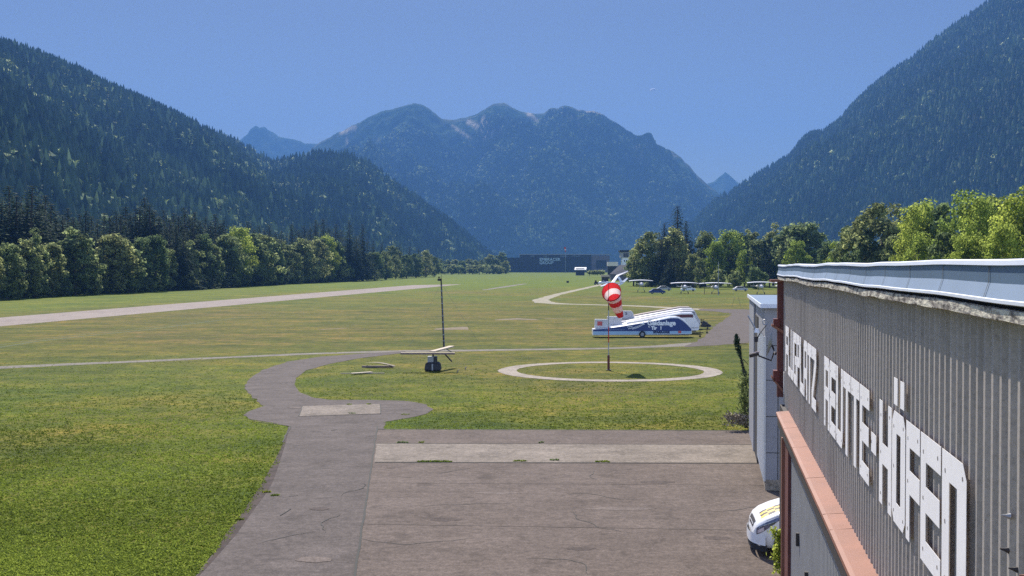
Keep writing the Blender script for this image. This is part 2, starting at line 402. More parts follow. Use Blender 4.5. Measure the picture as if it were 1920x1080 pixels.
gb = MB()
gb.add([(-7500, -450, 0), (7500, -450, 0), (7500, 8850, 0), (-7500, 8850, 0)], [(0, 1, 2, 3)])
gb.build('ground', M['grass'], kind='structure')
PAVED = []
def gp(*l): return [G(x, y) for x, y in l]
runp = gp((0, 612), (830, 536.7), (867, 533), (774, 534.6), (0, 595.5))
dl = (runp[0] - runp[1]).normalized(); runp[0] += dl * 160; dl = (runp[4] - runp[3]).normalized(); runp[4] += dl * 160
o, pp = sheet('runway', runp, .008, M['runway']); PAVED.append(pp)
# taxiway + curved path + apron
tax = gp((722, 801), (710, 900), (690, 1080)) + [Vector((-2.6, 12, 0)), Vector((-7.2, 12, 0))] + gp((366, 1082), (395, 1050), (430, 1003), (470, 950), (498, 908), (518, 868), (532, 832), (541, 800),
     (505, 792), (470, 787), (455, 779), (470, 771), (492, 762), (478, 748), (462, 733), (459, 722), (470, 708), (495, 693), (540, 678), (600, 669), (690, 662.5), (760, 658.5),
     (760, 661.5), (680, 671), (620, 682), (575, 694), (556, 708), (552, 722), (562, 736), (585, 745), (620, 750), (700, 750), (765, 752), (800, 759), (811, 768), (795, 778), (760, 785), (722, 791))
o, pp = sheet('taxiway', tax, .012, M['asphalt_old'], jag=.13, step=.35); PAVED.append(pp)
theta = math.atan2(1332 - 960, F); U = Vector((math.sin(theta), math.cos(theta), 0)); RR = Vector((math.cos(theta), -math.sin(theta), 0))
D = 1.72
def W(t, d, z): return U * t + RR * d + Vector((0, 0, z))
apr = gp((707, 806), (1410, 808)) + [G(1410, 808) + RR * 9, W(-10, 12, 0), Vector((-3.4, -8, 0)), Vector((-3.4, 12, 0))] + gp((665, 1080), (690, 900))
o, pp = sheet('apron', apr, .016, M['asphalt'], jag=.06, step=.8); PAVED.append(pp)
sheet('concrete_strip', gp((706, 832.5), (1412, 835), (1426, 868.5), (702, 867)), .021, M['concrete'], jag=.03, step=.5)
sheet('concrete_slab', gp((567, 762), (713, 758), (713, 776), (561, 781)), .021, M['concrete'], jag=.02, step=.5)
def joint(name, a, b, w=.07, z=.026, jag=.035, mat='joint'):
    A, B = G(*a), G(*b); d = (B - A).normalized(); n_ = Vector((-d.y, d.x, 0)) * w / 2
    return sheet(name, [A + n_, B + n_, B - n_, A - n_], z, M[mat], jag=jag, step=.25)[0]
joint('pavement_joint', (707.5, 800), (665, 1085), .06)
joint('pavement_joint', (703, 868), (1427, 870), .09)
joint('pavement_joint', (706, 832), (1412, 834.5), .06)
M['faint'] = pmat('faint_joint', (.085, .068, .056), .9, .3, 3)
joint('pavement_joint', (695, 906), (1440, 911), .03, mat='faint')
joint('pavement_joint', (690, 984), (1405, 995), .03, mat='faint')
joint('pavement_joint', (708, 805.5), (1405, 808), .12)
joint('pavement_joint', (560, 781.5), (714, 777), .07); joint('pavement_joint', (567, 762), (560, 781), .05); joint('pavement_joint', (713, 758), (714, 777), .05)
ribbon('crumbled_edge', [(541, 803), (533, 832), (519, 868), (500, 908), (472, 950), (433, 1003), (398, 1050), (368, 1085)], [.05, .10, .22, .34, .30, .26, .10, .05], .014, M['dark_earth'])
joint('pavement_crack', (540, 932), (558, 930), .04); joint('pavement_crack', (525, 968), (545, 955), .03); joint('pavement_crack', (620, 808), (632, 806), .05)
joint('pavement_crack', (475, 790), (545, 800), .06); joint('pavement_crack', (545, 800), (530, 830), .05)
rc = random.Random(21)
for (px, py, a_, n_c) in ((560, 880, 20, 9), (610, 1000, 70, 12), (585, 835, 160, 7), (480, 1020, 40, 9), (640, 930, 95, 10), (760, 950, 5, 16), (900, 1010, 170, 18), (1050, 930, 12, 14), (1180, 1000, 150, 16), (1300, 960, 8, 12), (820, 890, 60, 8), (1120, 900, 100, 8), (980, 1050, 30, 12), (520, 720, 60, 8), (700, 765, 10, 8)):
    p_ = G(px, py); pts_ = [p_]; an = R(a_)
    for _ in range(n_c): an += rc.uniform(-.5, .5); p_ = p_ + Vector((math.cos(an), math.sin(an), 0)) * rc.uniform(.12, .3); pts_.append(p_)
    cm = MB(); L_ = []; R_ = []
    for i_, q_ in enumerate(pts_):
        d_ = (pts_[min(i_ + 1, len(pts_) - 1)] - pts_[max(i_ - 1, 0)]).normalized(); nn = Vector((-d_.y, d_.x, 0)) * (.004 + .012 * math.sin(math.pi * i_ / (len(pts_) - 1)))
        L_.append(q_ + nn + Vector((0, 0, .022))); R_.append(q_ - nn + Vector((0, 0, .022)))
    m_ = len(L_); cm.add(L_ + R_, [(i_, i_ + 1, m_ + i_ + 1, m_ + i_) for i_ in range(m_ - 1)]); cm.build('pavement_crack', M['joint'], kind='structure')
# oil and repair stains
M['stain'] = mat_asphalt('stained_asphalt', (.070, .054, .046), (.095, .077, .066)); M['patch'] = mat_asphalt('repair_patch', (.125, .10, .085), (.16, .13, .11))
for px, py, rx, ry, mt in ((835, 975, .5, .25, 'stain'), (1090, 1030, .35, .2, 'stain'), (1230, 905, .6, .3, 'stain'), (600, 955, .3, .25, 'stain'), (1345, 1010, .4, .2, 'stain'), (930, 925, .8, .2, 'patch'), (1160, 955, 1.1, .25, 'patch'), (590, 1050, .5, .3, 'patch'), (560, 765, .6, .25, 'patch')):
    c_ = G(px, py); sheet('pavement_stain' if mt == 'stain' else 'pavement_patch', [c_ + Vector((rx * math.cos(k_ * .35) * rc.uniform(.75, 1.1), ry * math.sin(k_ * .35) * rc.uniform(.75, 1.1), 0)) for k_ in range(18)], .0195, M[mt], jag=.03, step=.1)
# ring round the windsock
ctr = G(1143.2, 695.3); rout, rin = 7.6, 6.35
mb = MB(); K = 120; vs = []
for i in range(K):
    a = 2 * math.pi * i / K
    for r_ in (rout, rin):
        r2 = r_ + .09 * mnoise.noise(Vector((math.cos(a) * 9, math.sin(a) * 9, r_)))
        vs.append(ctr + Vector((math.cos(a) * r2, math.sin(a) * r2, .014)))
mb.add(vs, [(2 * i, 2 * ((i + 1) % K), 2 * ((i + 1) % K) + 1, 2 * i + 1) for i in range(K)])
mb.build('concrete_ring', M['ring'], kind='structure')
# paths
ribbon('gravel_path', [(-160, 697), (0, 689), (150, 682), (300, 676), (430, 670), (560, 664), (660, 661), (760, 658.5), (850, 657.5), (1000, 655.5), (1140, 653.3), (1250, 649), (1330, 644)], [2.2, 2.1, 1.9, 1.8, 1.5, 1.6, 1.8, 2.4, 2.2, 1.8, 1.7, 2.2, 4.0], .006, M['gravel'])
yard, pp = sheet('gravel_yard', gp((1280, 651), (1320, 632), (1340, 612), (1358, 600), (1372, 588), (1340, 584), (1310, 582), (1310, 579), (1400, 580), (1420, 583), (1425, 640), (1380, 645)), .010, M['asphalt_old'], jag=.5, step=1.2); PAVED.append(pp)
ribbon('pale_path', [(1135, 532), (1085, 543), (1045, 552), (1012, 562.5)], [2.6, 2.4, 2.4, 3.2], .006, M['pale_path'])
ribbon('pale_path', [(1012, 562.5), (1022, 567.5), (1055, 570), (1100, 571), (1190, 573.5), (1310, 580), (1390, 583)], [3.5, 4, 4, 3.6, 3.6, 4, 6], .009, M['pale_path'])
ribbon('worn_track', [(905, 544), (945, 538), (985, 532)], [1.2, 3, 2], .005, M['gravel'])
for pts in ([(930, 600), (970, 598), (1010, 600)], [(1020, 597), (1085, 599)], [(815, 618), (845, 617), (872, 613)], [(600, 618), (650, 615)], [(1180, 591), (1200, 590)]):
    ribbon('bare_patch', pts, [.8] + [4.5] * (len(pts) - 2) + [.6], .005, M['bare'])
M['lush'] = pmat('lush_tyre_rut', (.062, .078, .014), .95, .4, 2)
ribbon('tyre_rut', [(-30, 656), (70, 640), (180, 628), (285, 617), (400, 602), (480, 592)], [.5, .6, .6, .6, .5, .2], .004, M['lush'])
ribbon('tyre_rut', [(-30, 651), (70, 637), (180, 624.5), (285, 613.5), (400, 600)], [.3, .35, .35, .3, .2], .004, M['lush'])

def inside(px, py, poly):
    x = np.array([p.x for p in poly]); y = np.array([p.y for p in poly]); ins = np.zeros(len(px), bool); j = len(x) - 1
    for i in range(len(x)):
        c = ((y[i] > py) != (y[j] > py)) & (px < (x[j] - x[i]) * (py - y[i]) / (y[j] - y[i] + 1e-12) + x[i]); ins ^= c; j = i
    return ins
# grass tufts, denser close by
def tufts():
    n = 150000
    # uniform in inverse distance so that the density drops away from the viewpoint
    inv = rng.uniform(1 / 115., 1 / 24.5, n); yy = 1 / inv
    xx = rng.uniform(-.60, .30, n) * yy
    keep = np.ones(n, bool)
    for p in PAVED: keep &= ~inside(xx, yy, p)
    dr = np.hypot(xx - ctr.x, yy - ctr.y); keep &= ~((dr > rin) & (dr < rout))
    gp_ = [v for v in [W(50, 1.5, 0), W(50, 20, 0), W(0, 20, 0), W(0, 1.5, 0)]]; keep &= ~inside(xx, yy, gp_)
    keep &= rng.random(n) < np.clip((100 - yy) / 55, 0, 1)
    xx, yy = xx[keep], yy[keep]; n = len(xx)
    k = 3; h = rng.uniform(.02, .06, n) * (1 + .5 * (rng.random(n) < .05))
    V = np.zeros((n, k, 3, 3)); 
    for j in range(k):
        a = rng.uniform(0, 6.283, n); w = rng.uniform(.02, .045, n); r0 = .05
        bx = xx + rng.normal(0, r0, n); by = yy + rng.normal(0, r0, n)
        V[:, j, 0] = np.stack([bx - np.cos(a) * w, by - np.sin(a) * w, 0 * bx], -1)
        V[:, j, 1] = np.stack([bx + np.cos(a) * w, by + np.sin(a) * w, 0 * bx], -1)
        V[:, j, 2] = np.stack([bx + rng.normal(0, .03, n), by + rng.normal(0, .03, n), h * rng.uniform(.6, 1.2, n)], -1)
    V = V.reshape(-1, 3); Fc = np.arange(len(V)).reshape(-1, 3)
    big = np.array([mnoise.noise(Vector((x * .12, y * .12, 0))) for x, y in zip(xx, yy)])
    t = np.clip(.42 + .7 * big + rng.normal(0, .22, n), 0, 1); t = np.repeat(t, k * 3)
    return np_mesh('grass', V, Fc, M['leaf_blade'], t)
tag(link('grass', tufts()), 'short green grass blades of the meadow beside the taxiway and apron', 'grass', kind='stuff')

# ------------------------------------------------------------------ mountains
def fbm(x, y, o=5, s=1.0, ridged=False):
    r = 0; a = 1.0; tot = 0
    for i in range(o):
        v = mnoise.noise(Vector((x * s, y * s, i * 7.3)))
        if ridged: v = 1 - 2 * abs(v)
        r += v * a; tot += a; a *= .5; s *= 2.1
    return r / tot
def interp(pts, t):
    n = len(pts) - 1; f = t * n; i = min(int(f), n - 1); u = f - i
    return [pts[i][k] + (pts[i + 1][k] - pts[i][k]) * u for k in range(len(pts[i]))]
def mountain(name, ridge, foot, nu, nv, amp, freq, prof=1.0, bare=None, back=.6, jag=0):
    """ridge: [(px,py,dist)], foot: [(px,dist)] left to right. Returns grid array (nu+1, nv+1, 3)."""
    rp = [P(*r) for r in ridge]
    # arclength-ish resample by px
    pxs = [r[0] for r in ridge]; fx = [f[0] for f in foot]
    out = np.zeros((nu + 1, nv + 1, 3)); tint = np.zeros((nu + 1, nv + 1))
    for i in range(nu + 1):
        px = pxs[0] + (pxs[-1] - pxs[0]) * i / nu
        py = np.interp(px, pxs, [r[1] for r in ridge]); ds = np.interp(px, pxs, [r[2] for r in ridge]); fd = np.interp(px, fx, [f[1] for f in foot])
        top = P(px, py, ds)
        if jag: top.z += jag * (fbm(top.x, top.y, 5, 1 / 90.) - .0)
        base = Vector(((px - 960) / F * fd, fd, -5)); bk = top + (top - base) * back; bk.z = -20
        for j in range(nv + 1):
            v = j / nv * 1.25
            if v <= 1:
                p = base.lerp(top, v); z = base.z + (top.z - base.z) * (v ** prof)
                env = math.sin(math.pi * min(1, v)) ** .6 if 0 < v < 1 else 0
                q = fbm(p.x + p.y * .3, p.y * .35, 5, freq, True); z += env * amp * (q - .35) * (1 - .5 * v)
                z += env * amp * .25 * fbm(p.x, p.y, 4, freq * 5)
                if v < 1: z = min(z, CAMH + (top.z - CAMH) / top.y * p.y * (.90 + .095 * v))
            else:
                w = (v - 1) / .25; p = top.lerp(bk, w); z = top.z * (1 - w) + bk.z * w
            out[i, j] = (p.x, p.y, z)
            if bare: tint[i, j] = bare(px, v, p, z)
    V = out.reshape(-1, 3); w = nv + 1
    I, J = np.meshgrid(np.arange(nu), np.arange(nv), indexing='ij'); a = (I * w + J).ravel()
    Fc = np.stack([a, a + w, a + w + 1, a + 1], -1)
    me = np_mesh(name, V, Fc, M['mountain'], tint.ravel(), True)
    o = link(name, me); tag(o, kind='structure')
    return out

ridge_left = [(-420, -60, 1900), (-200, 10, 1950), (0, 82, 2000), (80, 110, 2100), (150, 136, 2200), (205, 164, 2300), (240, 178, 2350), (300, 203, 2450), (350, 226, 2550), (400, 248, 2650), (440, 263, 2700), (470, 278, 2750), (500, 298, 2750),
              (520, 304, 2700), (545, 296, 2650), (570, 291, 2600), (600, 286, 2600), (650, 291, 2600), (690, 306, 2650), (730, 338, 2700), (770, 363, 2800), (800, 388, 2850), (840, 412, 2900), (870, 437, 3000), (900, 462, 3100), (925, 484, 3200), (950, 503, 3200)]
foot_left = [(-420, 560), (0, 700), (400, 1000), (700, 1500), (950, 2600)]
ridge_right = [(1270, 500, 3600), (1290, 430, 3600), (1320, 394, 3600), (1345, 372, 3600), (1380, 353, 3600), (1415, 328, 3600), (1454, 307, 3600), (1485, 288, 3600), (1496, 270, 3600), (1514, 252, 3600), (1545, 245, 3600), (1577, 221, 3600), (1591, 203, 3550), (1626, 168, 3500), (1672, 133, 3450),
               (1710, 108, 3400), (1753, 73, 3300), (1784, 50, 3300), (1850, 8, 3200), (1950, -60, 3100), (2060, -110, 3000), (2300, -140, 2900)]
foot_right = [(1270, 3000), (1500, 1800), (1900, 1500), (2300, 1400)]
gl = mountain('hillside', [(a, b + 10, c) for a, b, c in ridge_left], foot_left, 170, 60, 120, 1 / 700., 1.0)
gr = mountain('hillside', [(a, b + 7, c) for a, b, c in ridge_right], foot_right, 150, 60, 170, 1 / 800., 1.0)
ridge_mid = [(470, 360, 6900), (530, 325, 6700), (560, 300, 6500), (590, 274, 6400), (620, 257, 6300), (640, 246, 6200), (665, 234, 6100), (690, 221, 6000), (710, 213, 6000), (740, 202, 6000), (760, 197, 6000), (778, 193, 6000), (790, 197, 6000), (805, 205, 6000), (815, 213, 6000), (830, 223, 6000), (855, 225, 6050), (880, 218, 6100), (895, 213, 6100), (905, 207, 6100), (925, 196, 6100), (935, 194, 6100), (945, 193, 6100), (960, 201, 6100), (975, 209, 6100), (990, 211, 6100), (1020, 212, 6100), (1028, 206, 6100), (1035, 203, 6100), (1045, 205, 6100), (1052, 200, 6100), (1062, 199, 6050), (1075, 203, 6000), (1085, 208, 6000), (1100, 209, 6000), (1112, 207, 6000), (1130, 214, 5900), (1160, 233, 5800), (1180, 247, 5700), (1193, 255, 5700), (1205, 252, 5700), (1215, 248, 5700), (1222, 250, 5700), (1226, 260, 5700), (1232, 271, 5650), (1248, 279, 5600), (1262, 284, 5600), (1275, 294, 5600), (1290, 308, 5500), (1305, 325, 5500), (1325, 345, 5500), (1350, 366, 5500), (1390, 398, 5500), (1440, 430, 5500), (1500, 470, 5500)]
def bare_mid(px, v, p, z):
    # scree chutes, bare summits and meadows as on the real slope (photo px and height fraction -> fixed places on the ground)
    py = 540 - (z - CAMH) / p.y * F - 40
    t = 0
    def streak(x0, y0, x1, y1, w0, w1, s=1.3):
        dx, dy = x1 - x0, y1 - y0; L2 = dx * dx + dy * dy; u = max(0, min(1, ((px - x0) * dx + (py - y0) * dy) / L2))
        d = math.hypot(px - x0 - u * dx, py - y0 - u * dy); w = (w0 + (w1 - w0) * u) * 1.45
        n_ = .7 + .6 * mnoise.noise(Vector((px * .25, py * .12, 0)))
        return s * n_ * max(0, 1 - d / w) ** .5 if d < w else 0
    for a in ((1150, 362, 1242, 418, 3, 11), (1055, 213, 1105, 246, 3, 4), (1075, 220, 1100, 214, 4, 4), (1085, 216, 1125, 211, 3, 5), (905, 222, 912, 252, 3, 9), (912, 252, 925, 262, 6, 2), (880, 230, 900, 240, 5, 3), (925, 258, 950, 232, 3, 3), (990, 212, 1018, 238, 4, 2), (1190, 277, 1200, 302, 9, 5),
              (1195, 285, 1212, 300, 5, 6), (965, 290, 988, 308, 3, 2), (640, 250, 665, 240, 3, 4), (848, 236, 884, 262, 2, 2), (905, 226, 935, 252, 3, 3), (1055, 205, 1085, 210, 3, 4, .6), (1048, 300, 1055, 316, 2, 2), (700, 260, 820, 300, 1.5, 2, .4), (650, 262, 652, 275, 2, 2), (1160, 358, 1185, 386, 2, 5)):
        t = max(t, streak(*a))
    if v > .93: t = max(t, .35 * fbm(p.x, p.y, 4, 1 / 200.) + .1)
    return max(0, min(1, t))
gm = mountain('mountain', ridge_mid, [(470, 4200), (900, 3800), (1300, 4200), (1500, 4400)], 420, 150, 520, 1 / 800., .95, bare_mid, jag=14)
mountain('mountain', [(440, 300, 8000), (448, 265, 8000), (462, 252, 8000), (470, 241, 8000), (479, 236, 8000), (486, 239, 8000), (497, 237, 8000), (503, 243, 8000), (512, 249, 8000), (522, 255, 8000), (545, 261, 8000), (590, 269, 8000), (650, 290, 8000)], [(440, 6900), (650, 6900)], 90, 40, 150, 1 / 900., 1, back=.4, jag=25)
mountain('mountain', [(1290, 380, 8000), (1322, 345, 8000), (1338, 341, 8000), (1350, 331, 8000), (1360, 323, 8000), (1372, 333, 8000), (1385, 343, 8000), (1440, 390, 8000)], [(1290, 7000), (1440, 7000)], 60, 30, 120, 1 / 900., 1, back=.4, jag=12)

# templates for forest trees (unit height)
def conifer_template():
    vs = []; fs = []
    for z0, z1, r in ((.05, .55, .20), (.3, .8, .15), (.55, 1.0, .095)):
        b = len(vs); k = 7
        for i in range(k):
            a = 2 * math.pi * i / k + z0 * 5; rr = r * (1 if i % 2 else .68); vs.append((rr * math.cos(a), rr * math.sin(a), z0 + .04 * (i % 3)))
        vs.append((0, 0, z1))
        fs += [(b + i, b + (i + 1) % k, b + k) for i in range(k)]
    return np.array(vs), np.array(fs)
def leafy_template(n=46, seed=3):
    r_ = np.random.default_rng(seed); vs = []; fs = []
    for i in range(n):
        d = r_.normal(size=3); d /= np.linalg.norm(d); c = np.array([0, 0, .55]) + d * np.array([.32, .32, .42]) * r_.uniform(.7, 1)
        for k in range(3): vs.append(c + r_.normal(0, .11, 3))
        fs.append((3 * i, 3 * i + 1, 3 * i + 2))
    return np.array(vs), np.array(fs)
def scatter(name, grid, n, hmin, hmax, leafy_frac, label, vrange=(0, 1.03), seed=1, tintf=None, simple=False):
    r_ = np.random.default_rng(seed); nu, nv = grid.shape[0] - 1, grid.shape[1] - 1
    u = r_.random(n) * nu; v = (vrange[0] + r_.random(n) * (vrange[1] - vrange[0])) / 1.25 * nv
    v = np.minimum(v, nv - 1e-3); i = u.astype(int); j = v.astype(int); fu = (u - i)[:, None]; fv = (v - j)[:, None]
    p = grid[i, j] * (1 - fu) * (1 - fv) + grid[i + 1, j] * fu * (1 - fv) + grid[i, j + 1] * (1 - fu) * fv + grid[i + 1, j + 1] * fu * fv
    allv = []; allf = []; allt = []; base = 0
    cl = np.array([fbm(a, b, 4, 1 / 220.) for a, b in p[:, :2]])
    leafy = (r_.random(n) < leafy_frac * (1 + 3.0 * np.clip(cl, -.3, 1)))
    gap = cl < -.42
    for kind, (T, Fc) in (('c', conifer_template()), ('l', leafy_template())):
        s = leafy if kind == 'l' else ~leafy; q = p[s]; m = len(q)
        h = r_.uniform(hmin, hmax, m) * (.62 if kind == 'l' else 1); w = h * r_.uniform(1.0, 1.6, m) * (1.15 if kind == 'l' else 1); a = r_.uniform(0, 6.28, m)
        ca, sa = np.cos(a)[:, None], np.sin(a)[:, None]
        X = (T[:, 0] * ca - T[:, 1] * sa) * w[:, None]; Y = (T[:, 0] * sa + T[:, 1] * ca) * w[:, None]; Z = T[:, 2] * h[:, None] - .04 * h[:, None]
        V = np.stack([X + q[:, :1], Y + q[:, 1:2], Z + q[:, 2:3]], -1).reshape(-1, 3)
        FF = (Fc[None] + (np.arange(m) * len(T))[:, None, None]).reshape(-1, 3) + base
        t = np.clip((.30 if kind == 'c' else .78) + .35 * cl[s] + r_.normal(0, .17, m), 0, 1)
        allv.append(V); allf.append(FF); allt.append(np.repeat(t, len(T))); base += len(V)
    me = np_mesh(name, np.concatenate(allv), np.concatenate(allf), M['forest'], np.concatenate(allt))
    return tag(link(name, me), label, 'forest', kind='stuff')
scatter('forest', gl, 26000, 17, 31, .16, 'mixed conifer forest covering the long hillside left of the runway', seed=2)
scatter('forest', gr, 30000, 16, 27, .04, 'dark spruce forest covering the steep hillside on the right', seed=3)
scatter('forest', gm, 60000, 13, 24, .20, 'hazy blue forest on the lower slopes of the central mountain', vrange=(.02, .74), seed=4)

# ------------------------------------------------------------------ trees near the airfield
def broadleaf_mesh(name, seed, h=10., w=4.2, nclump=60, per=60, leaf=.42, lowskirt=-.04, taper=.0):
    r_ = np.random.default_rng(seed); cs = []
    for i in range(nclump):
        d = r_.normal(size=3); d /= np.linalg.norm(d); rr = r_.uniform(.45, 1.0) ** .6
        zc = (lowskirt + .5 * (1 - lowskirt)); z = zc + d[2] * .5 * (1 - lowskirt) * rr * .93
        wid = (1 - taper * max(0, z - .25)) * (1 + .25 * math.sin(seed * 3 + 5 * math.atan2(d[1], d[0]) + 6 * z))
        cs.append(np.array([d[0] * rr * w * .5 * wid * .88, d[1] * rr * w * .5 * wid * .88, z * h]))
    V = []; T = []
    for c in cs:
        cr = r_.uniform(.10, .19) * w; tc = r_.normal(.5, .2)
        d = r_.normal(size=(per, 3)); d /= np.linalg.norm(d, axis=1)[:, None]
        q = c + d * (cr * r_.uniform(.45, 1.0, per)[:, None]) * np.array([1, 1, .75])
        nrm = d + r_.normal(0, .5, (per, 3)) + np.array([0, 0, .5]); nrm /= np.linalg.norm(nrm, axis=1)[:, None]
        a = np.cross(nrm, r_.normal(size=(per, 3))); a /= np.linalg.norm(a, axis=1)[:, None]; b = np.cross(nrm, a)
        s = leaf * r_.uniform(.6, 1.3, per)[:, None]
        quad = np.stack([q - a * s * .5, q + b * s * .38, q + a * s * .6, q - b * s * .38], 1)
        V.append(quad.reshape(-1, 3)); T.append(np.repeat(np.clip(tc + r_.normal(0, .15, per), 0, 1), 4))
    V = np.concatenate(V); V[:, 2] = np.maximum(V[:, 2], .1)
    return V, np.arange(len(V)).reshape(-1, 4), np.concatenate(T)
def spruce_mesh(name, seed, h=24., w=7., tiers=34, leaf=.8):
    r_ = np.random.default_rng(seed); V = []; T = []
    for k in range(tiers):
        z = h * (.05 + .94 * (k / tiers) ** .92); rad = w * .5 * (1 - z / h) ** .8 * r_.uniform(.8, 1.1) + .08
        nb = int(8 + 10 * (1 - z / h))
        for b in range(nb):
            a = r_.uniform(0, 6.283); L = rad * r_.uniform(.7, 1.1); droop = .35 * L * r_.uniform(.6, 1.2); ns = max(2, int(L / .36))
            tc = r_.normal(.5, .15)
            for s in range(ns):
                f = (s + .6) / ns; c = np.array([math.cos(a) * L * f, math.sin(a) * L * f, z - droop * f * f + .12 * L * f])
                for _ in range(2):
                    sz = leaf * r_.uniform(.5, 1.0) * (1.1 - .5 * f) * (.3 + .7 * (1 - z / h) ** .7); ang = a + r_.normal(0, .9)
                    dx = np.array([math.cos(ang), math.sin(ang), -.35 + r_.normal(0, .2)]); sy = np.array([-math.sin(ang), math.cos(ang), r_.normal(0, .35)])
                    V.append(np.stack([c - dx * sz * .3, c + sy * sz * .32, c + dx * sz * .8, c - sy * sz * .32])); T += [float(np.clip(tc + r_.normal(0, .12) + .2 * (f - .5), 0, 1))] * 4
    V = np.concatenate(V)
    return V, np.arange(len(V)).reshape(-1, 4), np.array(T)
def trunk_mesh(name, h, r, top=.8, limbs=4, seed=0):
    r_ = random.Random(seed); mb = MB()
    pts = [(0, 0, -.3), (0, 0, h * .2), (r_.uniform(-.1, .1), r_.uniform(-.1, .1), h * .5), (0, 0, h * top)]
    mb.tube(pts, [r * 1.25, r, r * .6, r * .12], 7)
    for i in range(limbs):
        a = r_.uniform(0, 6.28); z = h * r_.uniform(.25, .6); L = h * .22
        mb.tube([(0, 0, z), (math.cos(a) * L * .5, math.sin(a) * L * .5, z + L * .45), (math.cos(a) * L, math.sin(a) * L, z + L * .9)], [r * .4, r * .25, r * .06], 5)
    me = bpy.data.meshes.new(name); me.from_pydata(mb.v, [], mb.f); me.materials.append(M['bark'])
    me.polygons.foreach_set('use_smooth', [True] * len(me.polygons)); return me
PROTO = {}
def proto(kind, i):
    key = (kind, i)
    if key in PROTO: return PROTO[key]
    if kind == 'broad': V, Fc, T = broadleaf_mesh('crown', 10 + i, 10, 5.8 + .5 * (i % 3), 84, 56, .44, -.04, .38 * (i % 2)); mat = 'broadleaf'; tr = trunk_mesh('trunk', 10, .22, .8, 5, i)
    elif kind == 'bright': V, Fc, T = broadleaf_mesh('crown', 30 + i, 10, 5.8, 95, 85, .26, -.02, .25); mat = 'bright_leaf'; tr = trunk_mesh('trunk', 10, .2, .85, 6, i)
    elif kind == 'birch': V, Fc, T = broadleaf_mesh('crown', 50 + i, 10, 4.4, 80, 80, .28, .0, .45); mat = 'broadleaf'; tr = trunk_mesh('trunk', 10, .15, .9, 6, i)
    elif kind == 'bush': V, Fc, T = broadleaf_mesh('crown', 70 + i, 10, 11, 50, 60, .8, .0); mat = 'broadleaf'; tr = trunk_mesh('trunk', 10, .3, .5, 5, i)
    elif kind == 'column': V, Fc, T = broadleaf_mesh('crown', 90 + i, 10, 1.7, 60, 60, .22, .02, .5); mat = 'conifer'; tr = trunk_mesh('trunk', 10, .12, .9, 0, i)
    else: V, Fc, T = spruce_mesh('crown', 110 + i, 10, 6.3, 46, .62); mat = 'conifer'; tr = trunk_mesh('trunk', 10, .17, .97, 0, i)
    cme = np_mesh('crown', V, Fc, M[mat], T)
    PROTO[key] = (cme, tr); return PROTO[key]
NAMES = dict(broad='broadleaf_tree', bright='broadleaf_tree', birch='birch_tree', bush='shrub', column='columnar_conifer', spruce='spruce_tree')
rt = random.Random(5)
def tree(kind, px, topy, base, label, group, wide=1.0, var=None):
    """px: column of the trunk; topy: height of the tip; base: distance (m)"""
    x = (px - 960) / F * base; top = P(px, topy, base).z
    var = rt.randrange(4) if var is None else var
    cme, tme = proto(kind, var)
    o = empty(NAMES[kind], (x, base, 0), rt.uniform(0, 6.28), label, 'shrub' if kind == 'bush' else 'tree', group)
    s = top / 10.0; sx = s * wide
    o.scale = (sx, sx, s)
    link('crown', cme, o); link('trunk', tme, o)
    return o
ORD = ['first', 'second', 'third', 'fourth', 'fifth', 'sixth', 'seventh', 'eighth', 'ninth', 'tenth', 'eleventh', 'twelfth', 'thirteenth', 'fourteenth', 'fifteenth', 'sixteenth', 'seventeenth', 'eighteenth', 'nineteenth', 'twentieth', 'twenty-first', 'twenty-second', 'twenty-third', 'twenty-fourth', 'twenty-fifth', 'twenty-sixth', 'twenty-seventh', 'twenty-eighth', 'twenty-ninth', 'thirtieth', 'thirty-first', 'thirty-second', 'thirty-third', 'thirty-fourth', 'thirty-fifth', 'thirty-sixth', 'thirty-seventh', 'thirty-eighth', 'thirty-ninth', 'fortieth']
def dist_of(basey): return G(960, basey).y
edge = [(-200, 578), (0, 564), (100, 556.5), (200, 552), (300, 547), (400, 541), (480, 536), (600, 530), (700, 526), (820, 519)]
def edge_d(px): return dist_of(np.interp(px, [e[0] for e in edge], [e[1] for e in edge]))
# front row, left of the runway: (px, topy, kind)
front = [(-60, 440, 'broad'), (-18, 452, 'broad'), (14, 448, 'broad'), (48, 452, 'broad'), (66, 424, 'birch'), (92, 440, 'broad'), (112, 455, 'broad'), (140, 420, 'broad'), (158, 452, 'broad'), (186, 462, 'birch'), (214, 432, 'broad'), (240, 448, 'broad'),
         (266, 436, 'birch'), (292, 430, 'broad'), (318, 452, 'birch'), (382, 436, 'birch'), (402, 455, 'broad'), (428, 438, 'broad'), (448, 414, 'bright'), (470, 430, 'broad'), (492, 444, 'broad'), (516, 448, 'broad'), (540, 450, 'broad'), (566, 452, 'broad'), (590, 448, 'broad'), (616, 428, 'bright'), (634, 450, 'broad'),
         (702, 474, 'broad'), (722, 470, 'broad'), (742, 476, 'broad'), (762, 474, 'broad'), (780, 478, 'broad'), (798, 480, 'broad'), (814, 484, 'broad')]
k = 0
for px, ty, kd in front:
    ty += rt.uniform(-9, 7)
    vis = px > 5
    if vis: k += 1
    what = 'slender grey-green birch' if kd == 'birch' else 'rounded green broadleaf tree'
    lab = f'{what}, {ORD[k-1]} trunk from the left in the front runway row' if vis else f'{what} at the left photo edge beyond the runway, ' + ('cut off' if px > -40 else 'mostly outside')
    tree(kd, px, ty, edge_d(px) + rt.uniform(4, 12), lab, 'trees in the front row beyond the runway', wide=rt.uniform(.75, 1.2) * (1.1 if ty < 430 else 1))
